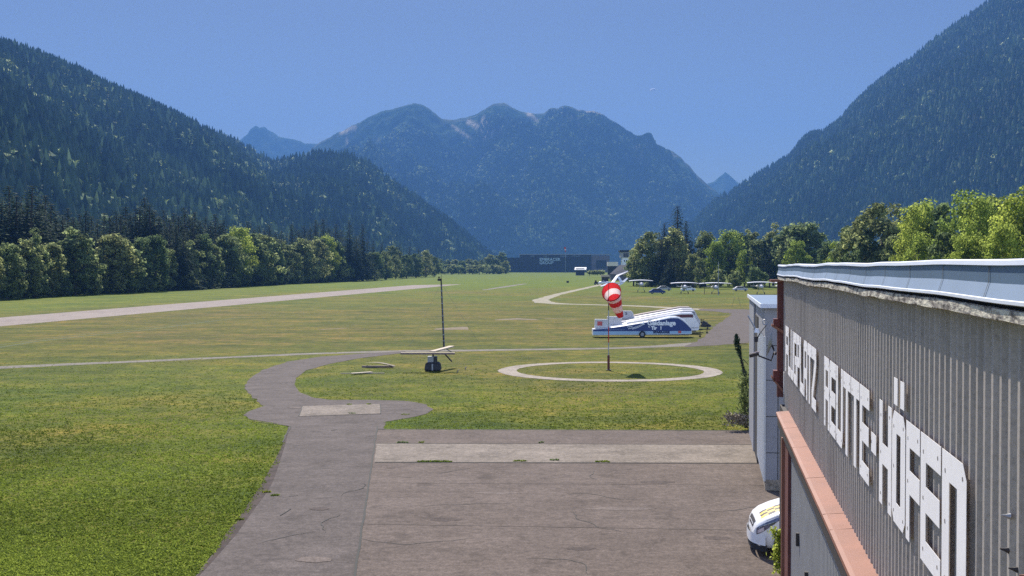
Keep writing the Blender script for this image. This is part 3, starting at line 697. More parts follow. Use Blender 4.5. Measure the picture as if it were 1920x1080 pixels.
# shrubs in front
for i, (px, ty) in enumerate([(178, 512), (30, 518), (250, 512), (120, 516), (350, 512), (535, 500), (560, 506), (604, 505), (655, 508), (510, 512), (440, 505), (725, 500), (754, 500), (690, 500)]):
    tree('bush', px, ty, edge_d(px) + 1.5, f'low leafy shrub, {ORD[sorted([178,30,250,120,350,535,560,604,655,510,440,725,754,690]).index(px)]} from the left at the foot of the runway tree row', 'shrubs at the foot of the tree row', wide=rt.uniform(.55, .8))
for i, px in enumerate(range(-30, 700, 17)):
    tree('bush', px + rt.uniform(-5, 5), np.interp(px, [e[0] for e in edge], [e[1] for e in edge]) - rt.uniform(20, 44), edge_d(px) + rt.uniform(3, 9), f'undergrowth shrub, {(ORD[i] + " from the left") if i < 40 else (ORD[i - 40] + " past the fortieth")}, filling the shade between the row trunks', 'undergrowth between the row trunks', wide=rt.uniform(.8, 1.1))
for i, px in enumerate(range(-20, 640, 23)):
    tree('broad' if i % 3 else 'birch', px + rt.uniform(-6, 6), np.interp(px, [e[0] for e in edge], [e[1] for e in edge]) - rt.uniform(62, 98), edge_d(px) + rt.uniform(12, 22), f'shaded tree, {ORD[i]} from the left in the second rank behind the front row', 'second rank of trees behind the front row', wide=rt.uniform(.9, 1.2))
# dark spruces in and behind the row
spr = [(345, 428, 6, 'tall dark spruce in a gap of the front row, rising over its birches'), (362, 405, 14, 'dark spruce just left of the grey-green birches mid row'), (330, 418, 8, 'dark spruce standing left of the gap in the front row'), (655, 410, 5, 'tallest dark spruce at the right end of the runway tree row'), (680, 418, 4, 'dark spruce right beside the tallest one near the row end'), (668, 440, 2, 'short dark spruce between the two tall ones near the row end')]
for px, ty, dd, lab in spr: tree('spruce', px, ty, edge_d(px) + dd, lab, 'dark spruces in the front row', wide=1.15)
backs = [(-40, 350), (-8, 352), (18, 343), (42, 376), (62, 343), (86, 362), (106, 392), (128, 386), (150, 398), (172, 402), (196, 396), (218, 392), (236, 384), (254, 388), (272, 366), (290, 392), (308, 390), (326, 396), (346, 386), (366, 394), (386, 404), (404, 398), (420, 410), (465, 412), (486, 420), (505, 418), (528, 430), (548, 418), (570, 422), (592, 410), (606, 408), (640, 430)]
for i, (px, ty) in enumerate(backs):
    size = 'very tall' if ty < 370 else 'dark'
    tree('spruce', px, ty, edge_d(px) + rt.uniform(30, 70), f'{size} spruce, {ORD[i]} from the left in the line behind the broadleaf row', 'spruces behind the broadleaf row', wide=rt.uniform(1.35, 1.8))
for i, (px, ty) in enumerate([(5, 372), (32, 362), (52, 368), (75, 380), (97, 378), (118, 400), (139, 404), (161, 392), (184, 408), (207, 402), (227, 400), (245, 398), (263, 384), (281, 380), (299, 404), (318, 406), (336, 402), (356, 404), (376, 410), (395, 412), (413, 416), (440, 424), (476, 428), (496, 430), (517, 432), (560, 430), (582, 424), (617, 424), (630, 418)]):
    tree('spruce', px, ty, edge_d(px) + rt.uniform(22, 40), f'fuller spruce, {ORD[i]} from the left between the broadleaf row and the rear spruces', 'fuller spruces of the middle rank', wide=rt.uniform(1.4, 1.9))
# second line of mid broadleafs and conifers to the right end of the slope
for i, (px, ty, kd) in enumerate([(700, 448, 'spruce'), (716, 452, 'spruce'), (735, 458, 'broad'), (750, 455, 'spruce'), (768, 460, 'spruce'), (785, 464, 'spruce'), (800, 468, 'broad'), (600, 442, 'broad'), (575, 440, 'spruce'), (520, 440, 'broad')]):
    tree(kd, px, ty, edge_d(px) + rt.uniform(50, 90), f'{"spruce" if kd == "spruce" else "leafy tree"} peeping over the runway tree row at its {ORD[i]} gap from the row end', 'trees peeping over the row')
# far group between the row end and the hall
fb = [(828, 484), (840, 486), (853, 484), (866, 486), (880, 484), (892, 487), (905, 486), (918, 476), (930, 482), (940, 472), (948, 488)]
for i, (px, ty) in enumerate(fb):
    tree('broad', px, ty, 1180 + rt.uniform(-60, 60), f'distant bushy tree, {ORD[i]} from the left in the far line beside the dark hall', 'far trees beside the dark hall', wide=1.2)
for i, (px, ty) in enumerate([(822, 494), (834, 496), (846, 494), (860, 496), (873, 495), (886, 497), (899, 495), (912, 496), (925, 495), (936, 497)]):
    tree('bush', px, ty, 1100 + rt.uniform(-40, 40), f'distant shrub, {ORD[i]} from the left under the far tree line', 'far shrubs under the tree line', wide=1.2)

# right side clumps: (px, topy, dist, kind, wide)
right = [(1188, 466, 430, 'birch', 1.3, 'grey-green tree at the left end of the right-hand clump beside the white tower'),
 (1204, 452, 425, 'broad', 1.0, 'leafy tree second from the tower in the right-hand clump'),
 (1222, 430, 420, 'broad', 1.0, 'leafy tree below the small pointed conifer in the clump'),
 (1246, 415, 440, 'spruce', 1.4, 'small pointed conifer left of the tallest spruce'),
 (1270, 382, 440, 'spruce', 1.5, 'tallest dark spruce on the right, above the clump'),
 (1240, 440, 410, 'spruce', 1.3, 'broad dark conifer under the tallest spruce, left side'),
 (1264, 425, 415, 'broad', 1.0, 'tall mixed green tree directly below the tallest spruce'),
 (1286, 412, 425, 'spruce', 1.3, 'dark conifer leaning against the tallest spruce on its right'),
 (1300, 470, 400, 'broad', .8, 'small bright green tree at the foot of the tallest spruce'),
 (1256, 478, 400, 'spruce', 1.3, 'low dark conifer at the front of the clump'),
 (1322, 428, 430, 'birch', 1.2, 'grey birch right of the dark conifer clump'),
 (1338, 445, 405, 'bright', .9, 'bright green tree beside the grey birch'),
 (1312, 480, 390, 'birch', .9, 'small grey tree before the grey birch'),
 (1366, 426, 420, 'bright', 1.1, 'rounded bright green tree with the thickest crown mid clump'),
 (1386, 432, 425, 'broad', .9, 'leafy tree right of the rounded bright one'),
 (1404, 420, 440, 'birch', 1.0, 'tall pale birch behind the green clump'),
 (1396, 465, 400, 'bright', .8, 'small bright tree before the tall pale birch'),
 (1402, 455, 395, 'column', .7, 'thin dark columnar conifer left of the pair'),
 (1434, 442, 395, 'column', .8, 'left one of the two thin columnar conifers'),
 (1443, 434, 396, 'column', 1.0, 'right one of the two thin columnar conifers'),
 (1422, 440, 410, 'broad', .9, 'leafy tree between the pale birch and the columnar conifers'),
 (1450, 418, 430, 'birch', 1.1, 'pale birch behind the columnar conifers'),
 (1466, 430, 410, 'broad', .9, 'leafy tree at the hangar roof corner'),
 (1488, 408, 390, 'birch', 1.3, 'pointed birch, left of the two big ones above the roof corner'),
 (1508, 402, 385, 'birch', 1.4, 'pointed birch, right of the two big ones above the roof corner'),
 (1494, 446, 360, 'bright', .9, 'light green tree in front of the two pointed birches'),
 (1530, 432, 380, 'birch', 1.1, 'thin tree right of the pointed birches'),
 (1418, 498, 370, 'bush', .8, 'round yellow-green bush below the columnar conifers'),
 (1345, 505, 370, 'bush', .7, 'low bush by the grey lamp mast'),
 (1378, 505, 370, 'bush', .7, 'low bush right of the grey lamp mast'),
 (1550, 440, 330, 'birch', .9, 'small tree above the gap with the cream house'),
 (1575, 446, 300, 'bright', .9, 'bright small tree right of the cream house gap'),
 (1600, 410, 260, 'broad', .9, 'dull green tree left of the big grey-green one'),
 (1625, 425, 250, 'broad', .8, 'low dull green tree before the big grey-green one'),
 (1655, 373, 250, 'broad', 1.0, 'big grey-green tree with a flat ragged top'),
 (1680, 430, 240, 'broad', .8, 'low tree at the right foot of the grey-green one'),
 (1712, 376, 200, 'bright', .75, 'yellow-green tree with autumn tints in its top'),
 (1735, 366, 205, 'bright', .8, 'yellow-green tree just right of the autumn-tinted one'),
 (1722, 430, 185, 'bright', .8, 'low yellow-green tree before the autumn-tinted one'),
 (1768, 374, 200, 'broad', .75, 'thin-topped tree with sky gaps between the yellow-green ones'),
 (1765, 430, 175, 'broad', .8, 'low mid-green tree under the thin-topped one'),
 (1806, 350, 180, 'bright', .85, 'tall yellow-green tree, left of the wide pair'),
 (1836, 358, 170, 'bright', .85, 'tall yellow-green tree, right of the wide pair'),
 (1815, 430, 155, 'bright', .9, 'low yellow-green tree before the wide pair'),
 (1868, 366, 175, 'broad', .8, 'mid-green tree between the wide pair and the edge tree'),
 (1905, 352, 150, 'bright', .85, 'yellow-green tree at the right photo edge'),
 (1880, 410, 145, 'bright', .8, 'low yellow-green tree near the right photo edge'),
 (1945, 330, 150, 'bright', .9, 'tall yellow-green tree cut off by the right photo edge'),
 (1925, 335, 260, 'spruce', 1.2, 'dark spruce behind the yellow-green edge tree')]
for px, ty, dd, kd, wd, lab in right: tree(kd, px, ty, dd, lab, 'trees on the right behind the hangars', wide=wd)

# ------------------------------------------------------------------ hangar (camera hangs on its facade)
hangar = empty('hangar', W(14, D + 4, 0), -theta, 'grey corrugated hangar with white block letters, salmon ledge and blue-grey roof edge', 'hangar')
T0, T1 = -2.0, 28.0
def wob(t): return (.0035 + .006 * min(1, max(0, (t - 10) / 8))) * math.sin(t * .9) + .002 * math.sin(t * 2.3 + 1) + .004 * mnoise.noise(Vector((t, 0, 0)))
ZB = CAMH - 3.15      # top of the salmon ledge
# corrugated cladding
mb = MB(); pitch = .207; prof = [(0, 0), (.115, 0), (.135, -.036), (.187, -.036)]
ts = []; t = T0
while t < T1:
    for a, d in prof: ts.append((t + a, D + d))
    t += pitch
vs = []
zs = [ZB - .02, ZB + 1.2, ZB + 2.2, CAMH - .25]
for t, d in ts:
    for z in zs: vs.append(W(t, d, z))
nz = len(zs)
mb.add(vs, [(i * nz + j, (i + 1) * nz + j, (i + 1) * nz + j + 1, i * nz + j + 1) for i in range(len(ts) - 1) for j in range(nz - 1)])
mb.build('cladding', M['cladding'], hangar)
# body behind
mb = MB()
def wbox(mb, t0, t1, d0, d1, z0, z1):
    return mb.add([W(t, d, z) for t in (t0, t1) for d in (d0, d1) for z in (z0, z1)], [(0, 1, 3, 2), (4, 6, 7, 5), (0, 4, 5, 1), (2, 3, 7, 6), (0, 2, 6, 4), (1, 5, 7, 3)])
wbox(mb, T0 + .05, T1 - .01, D + .01, D + 9, .0, CAMH - .15); mb.build('wall', M['wall_grey'], hangar)
mb = MB(); wbox(mb, T0, T1 + .15, D + .35, D + 9.2, CAMH - .15, CAMH - .02); mb.build('roof', M['roof_dark'], hangar)
# roof edge
def strip(name, prof, mat, t0, t1, n=90, label=None):
    """prof: [(d, z)] section; wobbles along the wall"""
    mb = MB(); vs = []
    for i in range(n + 1):
        t = t0 + (t1 - t0) * i / n
        for d, z in prof: vs.append(W(t, d + (.014 * mnoise.noise(Vector((t * .8, 3, 1))) if name == 'lichen_slab' else 0), CAMH + z + wob(t) + (.02 * mnoise.noise(Vector((t * 1.3, 5, 1))) if name == 'lichen_slab' and z < -.28 else 0)))
    m = len(prof); mb.add(vs, [(i * m + j, (i + 1) * m + j, (i + 1) * m + j + 1, i * m + j + 1) for i in range(n) for j in range(m - 1)])
    mb.add([], [])
    return mb.build(name, mat, hangar, smooth=False, label=label)
DF = 1.56
strip('roof_cap', [(DF + .32, .036), (DF + .02, .044), (DF + .0, .036), (DF - .004, .010)], M['flash'], T0, T1 + .2)
strip('fascia', [(DF + .012, .012), (DF + .010, -.092)], M['zinc'], T0, T1 + .2)
strip('fascia', [(DF + .010, -.090), (DF - .016, -.172)], M['zinc_pale'], T0, T1 + .2, label='paler lower sheet of the roof edge')
strip('drip_edge', [(DF - .014, -.172), (DF - .024, -.178), (DF - .024, -.196), (DF + .02, -.206)], M['flash'], T0, T1 + .2)
strip('gap_shade', [(DF + .012, -.200), (DF + .06, -.21), (DF + .06, -.24)], M['dark'], T0, T1 + .1)  # black strip painted as the shade in the gap below the drip edge
strip('lichen_slab', [(DF + .02, -.226), (DF - .006, -.232), (DF - .004, -.292), (DF + .02, -.300), (D + .05, -.302)], M['moss'], T0, T1 + .05)
t = 3.0
while t < T1:
    mb = MB(); z = CAMH + wob(t)
    mb.add([W(t - .006, DF + .006, z + .008), W(t + .006, DF + .006, z + .008), W(t + .006, DF + .003, z - .09), W(t - .006, DF + .003, z - .09), W(t + .006, DF - .023, z - .170), W(t - .006, DF - .023, z - .170)], [(0, 1, 2, 3), (3, 2, 4, 5)])
    mb.build('seam', M['joint'], hangar); t += 1.35 + .65 * (t > 16)
# salmon ledge
mb = MB(); vs = []; n_ = 60
for i in range(n_ + 1):
    t = T0 + (26.15 - T0) * i / n_
    for d, z in ((D + .0, ZB + .012), (D - .25, ZB - .01), (D - .30, ZB - .02), (D - .30, ZB - .075), (D - .28, ZB - .08)): vs.append(W(t, d, z + .006 * mnoise.noise(Vector((t * 2, d, 0)))))
mb.add(vs, [(i * 5 + j, (i + 1) * 5 + j, (i + 1) * 5 + j + 1, i * 5 + j + 1) for i in range(n_) for j in range(4)]); mb.build('ledge', M['salmon'], hangar)
for t in (6.6, 9.05, 11.3, 12.1, 14.5, 15.4, 18, 21, 23.5):
    mb = MB(); w = .012 if abs(t - 12.1) > .01 else .03
    mb.add([W(t - w, D - .005, ZB + .018), W(t + w, D - .005, ZB + .018), W(t + w, D - .298, ZB - .012), W(t - w, D - .298, ZB - .012)], [(0, 1, 2, 3)])
    mb.build('sheet_joint', M['oxblood'] if w > .02 else M['salmon'], hangar)
mb = MB(); wbox(mb, T0, 26.1, D - .27, D + .1, ZB - .30, ZB - .082); mb.build('beam', M['dark_steel'], hangar)
# lower doors behind the ledge, post, salmon brackets at the corner
mb = MB(); vs = []; ts2 = []
t = T0
while t < 24.2:
    for a, d in ((0, 0), (.14, 0), (.15, .02), (.19, .02)): ts2.append((t + a, D - .10 + d))
    t += .2
for t, d in ts2: vs += [W(t, d, .02), W(t, d, ZB - .3)]
mb.add(vs, [(2 * i, 2 * i + 2, 2 * i + 3, 2 * i + 1) for i in range(len(ts2) - 1)]); mb.build('door', M['clad_low'], hangar)
for t, z in ((22.0, 2.1), (20.0, 1.9), (18.4, 1.55), (16.6, 2.0)):
    mb = MB(); wbox(mb, t - .04, t + .04, D - .16, D - .10, z - .12, z + .12); mb.build('door_handle', M['dark_steel'], hangar)
mb = MB(); wbox(mb, 24.25, 24.6, D - .16, D + .05, 0, ZB - .1); mb.build('post', M['oxblood'], hangar)
mb = MB(); wbox(mb, 24.6, 25.9, D - .13, D + .05, 0, ZB - .1); mb.build('door_frame', M['oxblood'], hangar)
mb = MB(); wbox(mb, 26.2, 27.9, D - .12, D + .05, 0, ZB - .05); mb.build('corner_post', M['dark_steel'], hangar)
mb = MB(); wbox(mb, 25.9, 26.05, D - .19, D - .10, 0, 3.4); mb.build('post', M['salmon'], hangar)
# corner steel with brackets (beyond the wall end)
mb = MB(); wbox(mb, 28.05, 28.3, D - .17, D + .02, ZB + .1, CAMH - .32); mb.build('corner_post', M['oxblood'], hangar)
for z0, hh in ((CAMH - 1.5, .16), (CAMH - 2.9, .35)):
    mb = MB(); mb.add([W(28.0, D - .02, z0), W(28.0, D - .30, z0 + hh), W(28.35, D - .30, z0 + hh), W(28.35, D - .02, z0), W(28.0, D - .02, z0 - .08), W(28.0, D - .30, z0 + hh - .06), W(28.35, D - .30, z0 + hh - .06), W(28.35, D - .02, z0 - .08)],
                      [(0, 1, 2, 3), (4, 7, 6, 5), (0, 4, 5, 1), (1, 5, 6, 2), (2, 6, 7, 3), (3, 7, 4, 0)]); mb.build('bracket', M['salmon'], hangar)
    mb = MB(); wbox(mb, 28.0, 28.3, D - .26, D - .12, z0 + hh * .6, z0 + hh + .12); mb.build('bracket_block', M['dark_red'], hangar)
mb = MB(); wbox(mb, 28.0, 28.4, D - .34, D + .4, CAMH - .36, CAMH - .30); mb.build('bracket', M['salmon'], hangar, label='rust red ledge under the far roof corner')
mb = MB(); wbox(mb, 27.6, 27.75, D - .05, D - .035, ZB + .22, ZB + .72); mb.build('number_plate', M['white_steel'], hangar)
# spikes / bolts on the near cladding
for t, z, mt in ((7.02, -1.42, 'steel'), (7.05, -1.62, 'dark_steel'), (6.85, -1.68, 'dark_steel'), (6.75, -1.78, 'dark_steel'), (6.62, -1.66, 'salmon'), (6.62, -1.86, 'dark_steel'), (6.5, -1.92, 'dark_steel')):
    mb = MB(); c = W(t, D - .036, CAMH + z); q = W(t, D - .085, CAMH + z + .008)
    mb.tube([c, c.lerp(q, .5), q], [.020, .010, .003], 6); mb.build('bolt', M[mt], hangar)
# letters: block sheet metal, 5x-high grid
LB, LT = CAMH - 1.34 * D - 0.0, CAMH - .757 * D
DL = D - .075
CH = .22
def rect(a, b, c, d): return [(a, c), (b, c), (b, d), (a, d)]
S = .27      # stroke width share
def poly_letter(ch):
    """outline polygons in unit square, u to the right (towards the camera), v up"""
    if ch == 'F': return [[(0, 0), (S, 0), (S, .40), (1, .40), (1, .60), (S, .60), (S, .79), (1, .79), (1, 1), (0, 1)]]
    if ch == 'L': return [[(0, 0), (1, 0), (1, .19), (S, .19), (S, 1), (0, 1)]]
    if ch == 'U': return [[(0, .1), (.12, 0), (.88, 0), (1, .1), (1, 1), (1 - S, 1), (1 - S, .19), (S, .19), (S, 1), (0, 1)]]
    if ch == 'G': return [[(0, .1), (.12, 0), (1, 0), (1, .55), (.5, .55), (.5, .38), (1 - S, .38), (1 - S, .19), (S, .19), (S, .80), (1, .80), (1, 1), (.12, 1), (0, .9)]]
    if ch == 'P': return [[(0, 0), (S, 0), (S, .40), (.88, .40), (1, .5), (1, .9), (.88, 1), (0, 1)]]
    if ch == 'A': return [[(0, 0), (S, 0), (S, .34), (1 - S, .34), (1 - S, 0), (1, 0), (1, .9), (.85, 1), (.15, 1), (0, .9)]]
    if ch == 'T': return [[(.5 - S / 2, 0), (.5 + S / 2, 0), (.5 + S / 2, .80), (1, .80), (1, 1), (0, 1), (0, .80), (.5 - S / 2, .80)]]
    if ch == 'Z': return [[(0, 0), (1, 0), (1, .19), (S + .05, .19), (1, .72), (1, 1), (0, 1), (0, .80), (1 - S - .05, .80), (0, .28)]]
    if ch == 'R': return [[(0, 0), (S, 0), (S, .40), (1 - S, .40), (1 - S, 0), (1, 0), (1, .42), (.9, .5), (1, .58), (1, .9), (.88, 1), (0, 1)]]
    if ch == 'E': return [[(0, 0), (1, 0), (1, .18), (S, .18), (S, .40), (.95, .40), (.95, .60), (S, .60), (S, .79), (1, .79), (1, 1), (0, 1)]]
    if ch == '-': return [[(.1, .40), (.75, .40), (.75, .60), (.1, .60)]]
    if ch == 'H': return [[(0, 0), (S, 0), (S, .40), (1 - S, .40), (1 - S, 0), (1, 0), (1, 1), (1 - S, 1), (1 - S, .60), (S, .60), (S, 1), (0, 1)]]
    if ch == 'O': return [[(0, .1), (.15, 0), (.85, 0), (1, .1), (1, .9), (.85, 1), (.15, 1), (0, .9)]]
    if ch == 'N': return [[(0, 0), (.31, 0), (.31, .80), (1 - .36, .80), (1 - .36, 0), (1, 0), (1, .9), (.85, 1), (0, 1)]]
HOLE = {'P': (S, 1 - S, .58, .82), 'A': (S, 1 - S, .52, .82), 'R': (S, 1 - S, .58, .82), 'O': (.34, .66, .19, .81)}
def tpx(x): return D * F / (x - 1332)
spans = []
def word(s, x0, x1):
    t0, t1 = tpx(x0), tpx(x1); w = (t0 - t1) / len(s)
    for i, c in enumerate(s): spans.append((c, t0 - i * w - .02, t0 - (i + 1) * w + .03))
word('FLUGPLATZ', 1474, 1531.5); word('REUTTE', 1546, 1630)
for c, a, b in (('-', 1632, 1646), ('H', 1648, 1670.5), ('Ö', 1671.5, 1695.5), ('F', 1697, 1722), ('E', 1723.5, 1760), ('N', 1762, 1806)): spans.append((c, tpx(a), tpx(b) + .01))
for c, ta, tb in spans:
    base = 'O' if c == 'Ö' else c
    mb = MB(); th = .003
    def ax(u, v, k, ta=ta, tb=tb): return W(ta + (tb - ta) * u, k, LB + (LT - LB) * v)
    polys = poly_letter(base)
    if base in HOLE:
        a, b, c0, c1 = HOLE[base]
        outer = polys[0]
        tr = tessellate_polygon([[Vector((p[0], p[1], 0)) for p in outer], [Vector(q + (0,)) for q in ((a, c0), (a, c1), (b, c1), (b, c0))]])
        allp = outer + [(a, c0), (a, c1), (b, c1), (b, c0)]; m = len(allp)
        vs = [ax(p[0], p[1], DL) for p in allp] + [ax(p[0], p[1], DL + th) for p in allp]
        no = len(outer); fs = [tuple(t) for t in tr] + [tuple(m + i for i in t) for t in tr]
        fs += [(i, (i + 1) % no, m + (i + 1) % no, m + i) for i in range(no)] + [(no + i, no + (i + 1) % 4, m + no + (i + 1) % 4, m + no + i) for i in range(4)]
        mb.add(vs, fs)
    else:
        mb.prism(polys[0], ax, DL, DL + th)
    L = mb.build('letter', M['letter'], hangar, label='white sheet metal letter ' + c if c != '-' else 'white sheet metal hyphen')
    rv = MB()
    for u, v in ((.14, .5), (.14, .1), (.14, .86), (.86, .9), (.86, .1)):
        if base in 'UHN-' and u == .5: continue
        if base in 'FPT' and v < .2 and u > .5: continue
        if base == '-': v = .5
        rv.prism([(math.cos(q) * .018 / .8 + u, math.sin(q) * .018 + v) for q in (0, 1.05, 2.1, 3.14, 4.19, 5.24)], ax, DL - .002, DL + .001)
    rv.build('rivets', M['rivet'], L)
    if c == 'Ö':
        mb = MB(); mb.prism(rect(.12, .40, 1.06, 1.30), ax, DL, DL + th); mb.build('umlaut_bar', M['letter'], L)
        mb = MB(); mb.prism(rect(.62, .90, 1.06, 1.30), ax, DL, DL + th); mb.build('umlaut_bar', M['letter'], L)

# ------------------------------------------------------------------ annex
annex = empty('annex', W(44, 3.5, 0), -theta, 'lower grey annex with white corrugated strip and flat white-edged roof beyond the hangar', 'annex')
TA, TB, DA = 37.9, 50.9, 1.69; ZA = CAMH - 1.30
mb = MB(); wbox(mb, TA, TB, DA + .02, DA + 7, .35, ZA); mb.build('wall', M['wall_grey'], annex)
mb = MB(); wbox(mb, TA - .02, TB, DA + .04, DA + 7, 0, .35); mb.build('plinth', M['ring'], annex)
mb = MB(); wbox(mb, TA - .22, TB + .05, DA - .10, DA + 7.2, ZA + .01, ZA + .10); mb.build('roof', M['zinc'], annex)
mb = MB(); wbox(mb, TA - .27, TA - .221, DA - .14, DA + 7.2, ZA, ZA + .13); wbox(mb, TA - .22, TB + .08, DA - .14, DA - .101, ZA, ZA + .13); mb.build('roof_trim', M['flash'], annex)
mb = MB(); vs = []; t = TA + .12; q = []
while t < 42.8:
    q += [(t, DA - .0), (t + .05, DA - .03), (t + .1, DA - .03), (t + .15, DA - .0)]; t += .16
for t, d in q: vs += [W(t, d, .36), W(t, d, ZA - .9)]
mb.add(vs, [(2 * i, 2 * i + 2, 2 * i + 3, 2 * i + 1) for i in range(len(q) - 1)]); mb.build('corrugated_panel', M['white_steel'], annex)
mb = MB(); wbox(mb, 43.0, 45.6, DA - .01, DA + .01, .02, ZA - .5); mb.build('door_gap_shade', M['dark'], annex)  # black sheet on the wall, its colour standing in for the unlit gap
mb = MB(); wbox(mb, 45.8, TB + .1, DA - .05, DA + .01, 0, ZA - .02); mb.build('side_panel', M['wall_grey'], annex)
for z in (1.2, 2.35, 3.5, 4.6):
    mb = MB(); wbox(mb, TA - .008, TA - .002, DA + .06, DA + 2, z, z + .018); mb.build('panel_joint', M['joint'], annex)
mb = MB(); wbox(mb, TA - .008, TA - .002, DA + .42, DA + .44, .35, ZA - 1.5); mb.build('panel_joint', M['joint'], annex)
mb = MB(); wbox(mb, TA - .03, TA + .1, DA - .015, DA + .05, .3, ZA - .9); mb.build('corner_trim', M['white_steel'], annex)
# floodlight, dish, hoop and cable on the annex / hangar corner
def pxP(px, py, t):
    """point on the image ray (px,py) lying at distance t along the wall direction"""
    a = P(px, py, 1000.0); o_ = Vector((0, 0, CAMH)); d = a - o_; s = t / d.dot(U); return o_ + d * s
fl = empty('floodlight', pxP(1450, 674, 29.5), 0, 'black floodlight on a bent dark arm beside the hangar corner', 'floodlight')
mb = MB(); mb.tube([pxP(1422, 667, 29.5), pxP(1446, 676, 29.5), pxP(1451, 662, 29.3), pxP(1455, 662, 28.4)], .022, 6); mb.build('arm', M['dark_steel'], fl)
mb = MB(); c = pxP(1414, 665, 29.5); a = (pxP(1423, 662, 29.5) - pxP(1406, 666, 29.5)).normalized()
mb.tube([c - a * .12, c - a * .06, c + a * .12], [.05, .055, .045], 10); mb.build('lamp_head', M['dark_steel'], fl)
mb = MB(); c = pxP(1415, 661.5, 29.5); mb.tube([c - a * .12, c + a * .12], .02, 6); mb.build('visor', M['sock_white'], fl)
ds = empty('satellite_dish', pxP(1448, 650, 29.2), 0, 'grey dish seen edge-on below the salmon bracket', 'satellite dish')
c = pxP(1447, 646, 29.2); ax_ = (RR * -1 + U * .15).normalized(); s1 = ax_.cross(Vector((0, 0, 1))).normalized(); s2 = s1.cross(ax_)
mb = MB(); mb.grid(lambda u, v: c + (s1 * math.cos(v * 2 * math.pi) * .7 + s2 * math.sin(v * 2 * math.pi)) * .30 * u + ax_ * .07 * u * u + Vector((0.06 * math.sin(v * 6.283) * u, 0, 0)), 6, 20); mb.build('dish', M['steel'], ds, smooth=True)
mb = MB(); mb.tube([c, pxP(1451, 656, 29.2), pxP(1454, 664, 28.4)], .025, 6); mb.build('mount', M['dark_steel'], ds)
hp = empty('wall_hoop', pxP(1435, 604, 37.5), 0, 'round steel hoop holder on the annex gable', 'bracket')
mb = MB(); mb.tube([pxP(1435 + 5 * math.cos(a_ * .524), 604 + 5 * math.sin(a_ * .524), 37.6) for a_ in range(13)], .018, 5); mb.build('hoop', M['steel'], hp)
mb = MB(); mb.tube([pxP(1437, 609, 37.7), pxP(1425, 625, 37.5), pxP(1421, 632, 37.4)], .016, 5); mb.build('cable', M['dark_steel'], hp)
wl = empty('wall_lamp', pxP(1419, 620, 37.6), 0, 'small white bulkhead lamp with black bracket above the corrugated strip', 'lamp')
mb = MB(); c = pxP(1419, 620, 37.5); mb.tube([c + Vector((0, 0, .07)), c + Vector((0, 0, -.06))], [.06, .09], 9); mb.build('lamp_body', M['white'], wl)
mb = MB(); c = pxP(1418, 636, 37.5); mb.tube([c + Vector((0, 0, .09)), c + Vector((0, 0, -.09))], [.07, .05], 8); mb.build('bracket', M['dark_steel'], wl)
mb = MB(); mb.tube([pxP(1402, 591, 37.5), pxP(1417, 618, 37.5)], .025, 6); tag(mb.build('stay_rod', M['steel'], loc=pxP(1402, 591, 37.5)), 'thin grey stay rod slanting from the annex roof to the bulkhead lamp', 'rod')

# leaning vine-covered stake and brush at the annex foot
def leafcloud(name, centers, rads, per, leaf, mat, parent, seed=1, flat=1.0):
    r_ = np.random.default_rng(seed); V = []; T = []
    loc = wmat(parent).inverted()
    for c, rd in zip(centers, rads):
        c = np.array(loc @ Vector(c)); q = c + r_.normal(0, rd * .55, (per, 3)) * np.array([1, 1, flat])
        a = r_.normal(size=(per, 3)); a /= np.linalg.norm(a, axis=1)[:, None]; b = np.cross(a, r_.normal(size=(per, 3))); b /= np.linalg.norm(b, axis=1)[:, None]
        s = leaf * r_.uniform(.6, 1.4, (per, 1)); V.append(np.stack([q - a * s * .5, q + b * s * .35, q + a * s * .5, q - b * s * .35], 1).reshape(-1, 3)); T.append(np.repeat(np.clip(r_.normal(.5, .22, per), 0, 1), 4))
    V = np.concatenate(V); o = link(name, np_mesh(name, V, np.arange(len(V)).reshape(-1, 4), mat, np.concatenate(T)), parent); return o
DV = 51.5
vine = empty('vine', G(1404, 800), 0, 'dark green vine on a leaning stake beside the annex corner', 'vine')
path = [P(1405, 800, DV), P(1400, 745, DV), P(1396, 700, DV), P(1388, 665, DV), P(1382, 645, DV), P(1380.5, 628, DV)]
mb = MB(); mb.tube(path, [.05, .05, .04, .04, .03, .015], 6); mb.build('stake', M['bark'], vine)
mb = MB(); mb.tube([P(1382, 640, DV), P(1388, 645, DV), P(1402, 645, DV)], .015, 5).tube([P(1393, 673, DV), P(1403, 684, DV)], .015, 5).tube([P(1384, 722, DV), P(1394, 738, DV), P(1402, 752, DV)], .02, 5).tube([P(1381, 763, DV), P(1392, 776, DV), P(1402, 790, DV)], .02, 5); mb.build('twig', M['bark'], vine)
cs = []; rs = []
for i in range(44):
    u = i / 43 * 5; j = min(int(u), 4); p = path[j].lerp(path[j + 1], u - j); cs.append(p); rs.append(.04 + .07 * math.sin(math.pi * min(1, (1 - u / 5) * 2.2 + .02)) if u > 2.2 else .12)
leafcloud('foliage', cs, rs, 60, .07, M['vine'], vine, 4)
bush = empty('bush', G(1398, 800), 0, 'thorny dark green bush at the foot of the leaning vine', 'bush')
leafcloud('foliage', [P(1398 + rt.uniform(-11, 5), 780 + rt.uniform(-75, 18), DV - .6) for _ in range(44)], [.14] * 44, 34, .08, M['broadleaf'], bush, 5)
mb = MB()
for _ in range(10): mb.tube([P(1400 + rt.uniform(-4, 4), 803, DV - .6), P(1395 + rt.uniform(-8, 6), 740 + rt.uniform(-25, 25), DV - .6)], [.02, .006], 5)
mb.build('stem', M['bark'], bush)
br = empty('brush_pile', G(1385, 800), 0, 'pale dead brush heap on the grass edge beside the annex', 'brush')
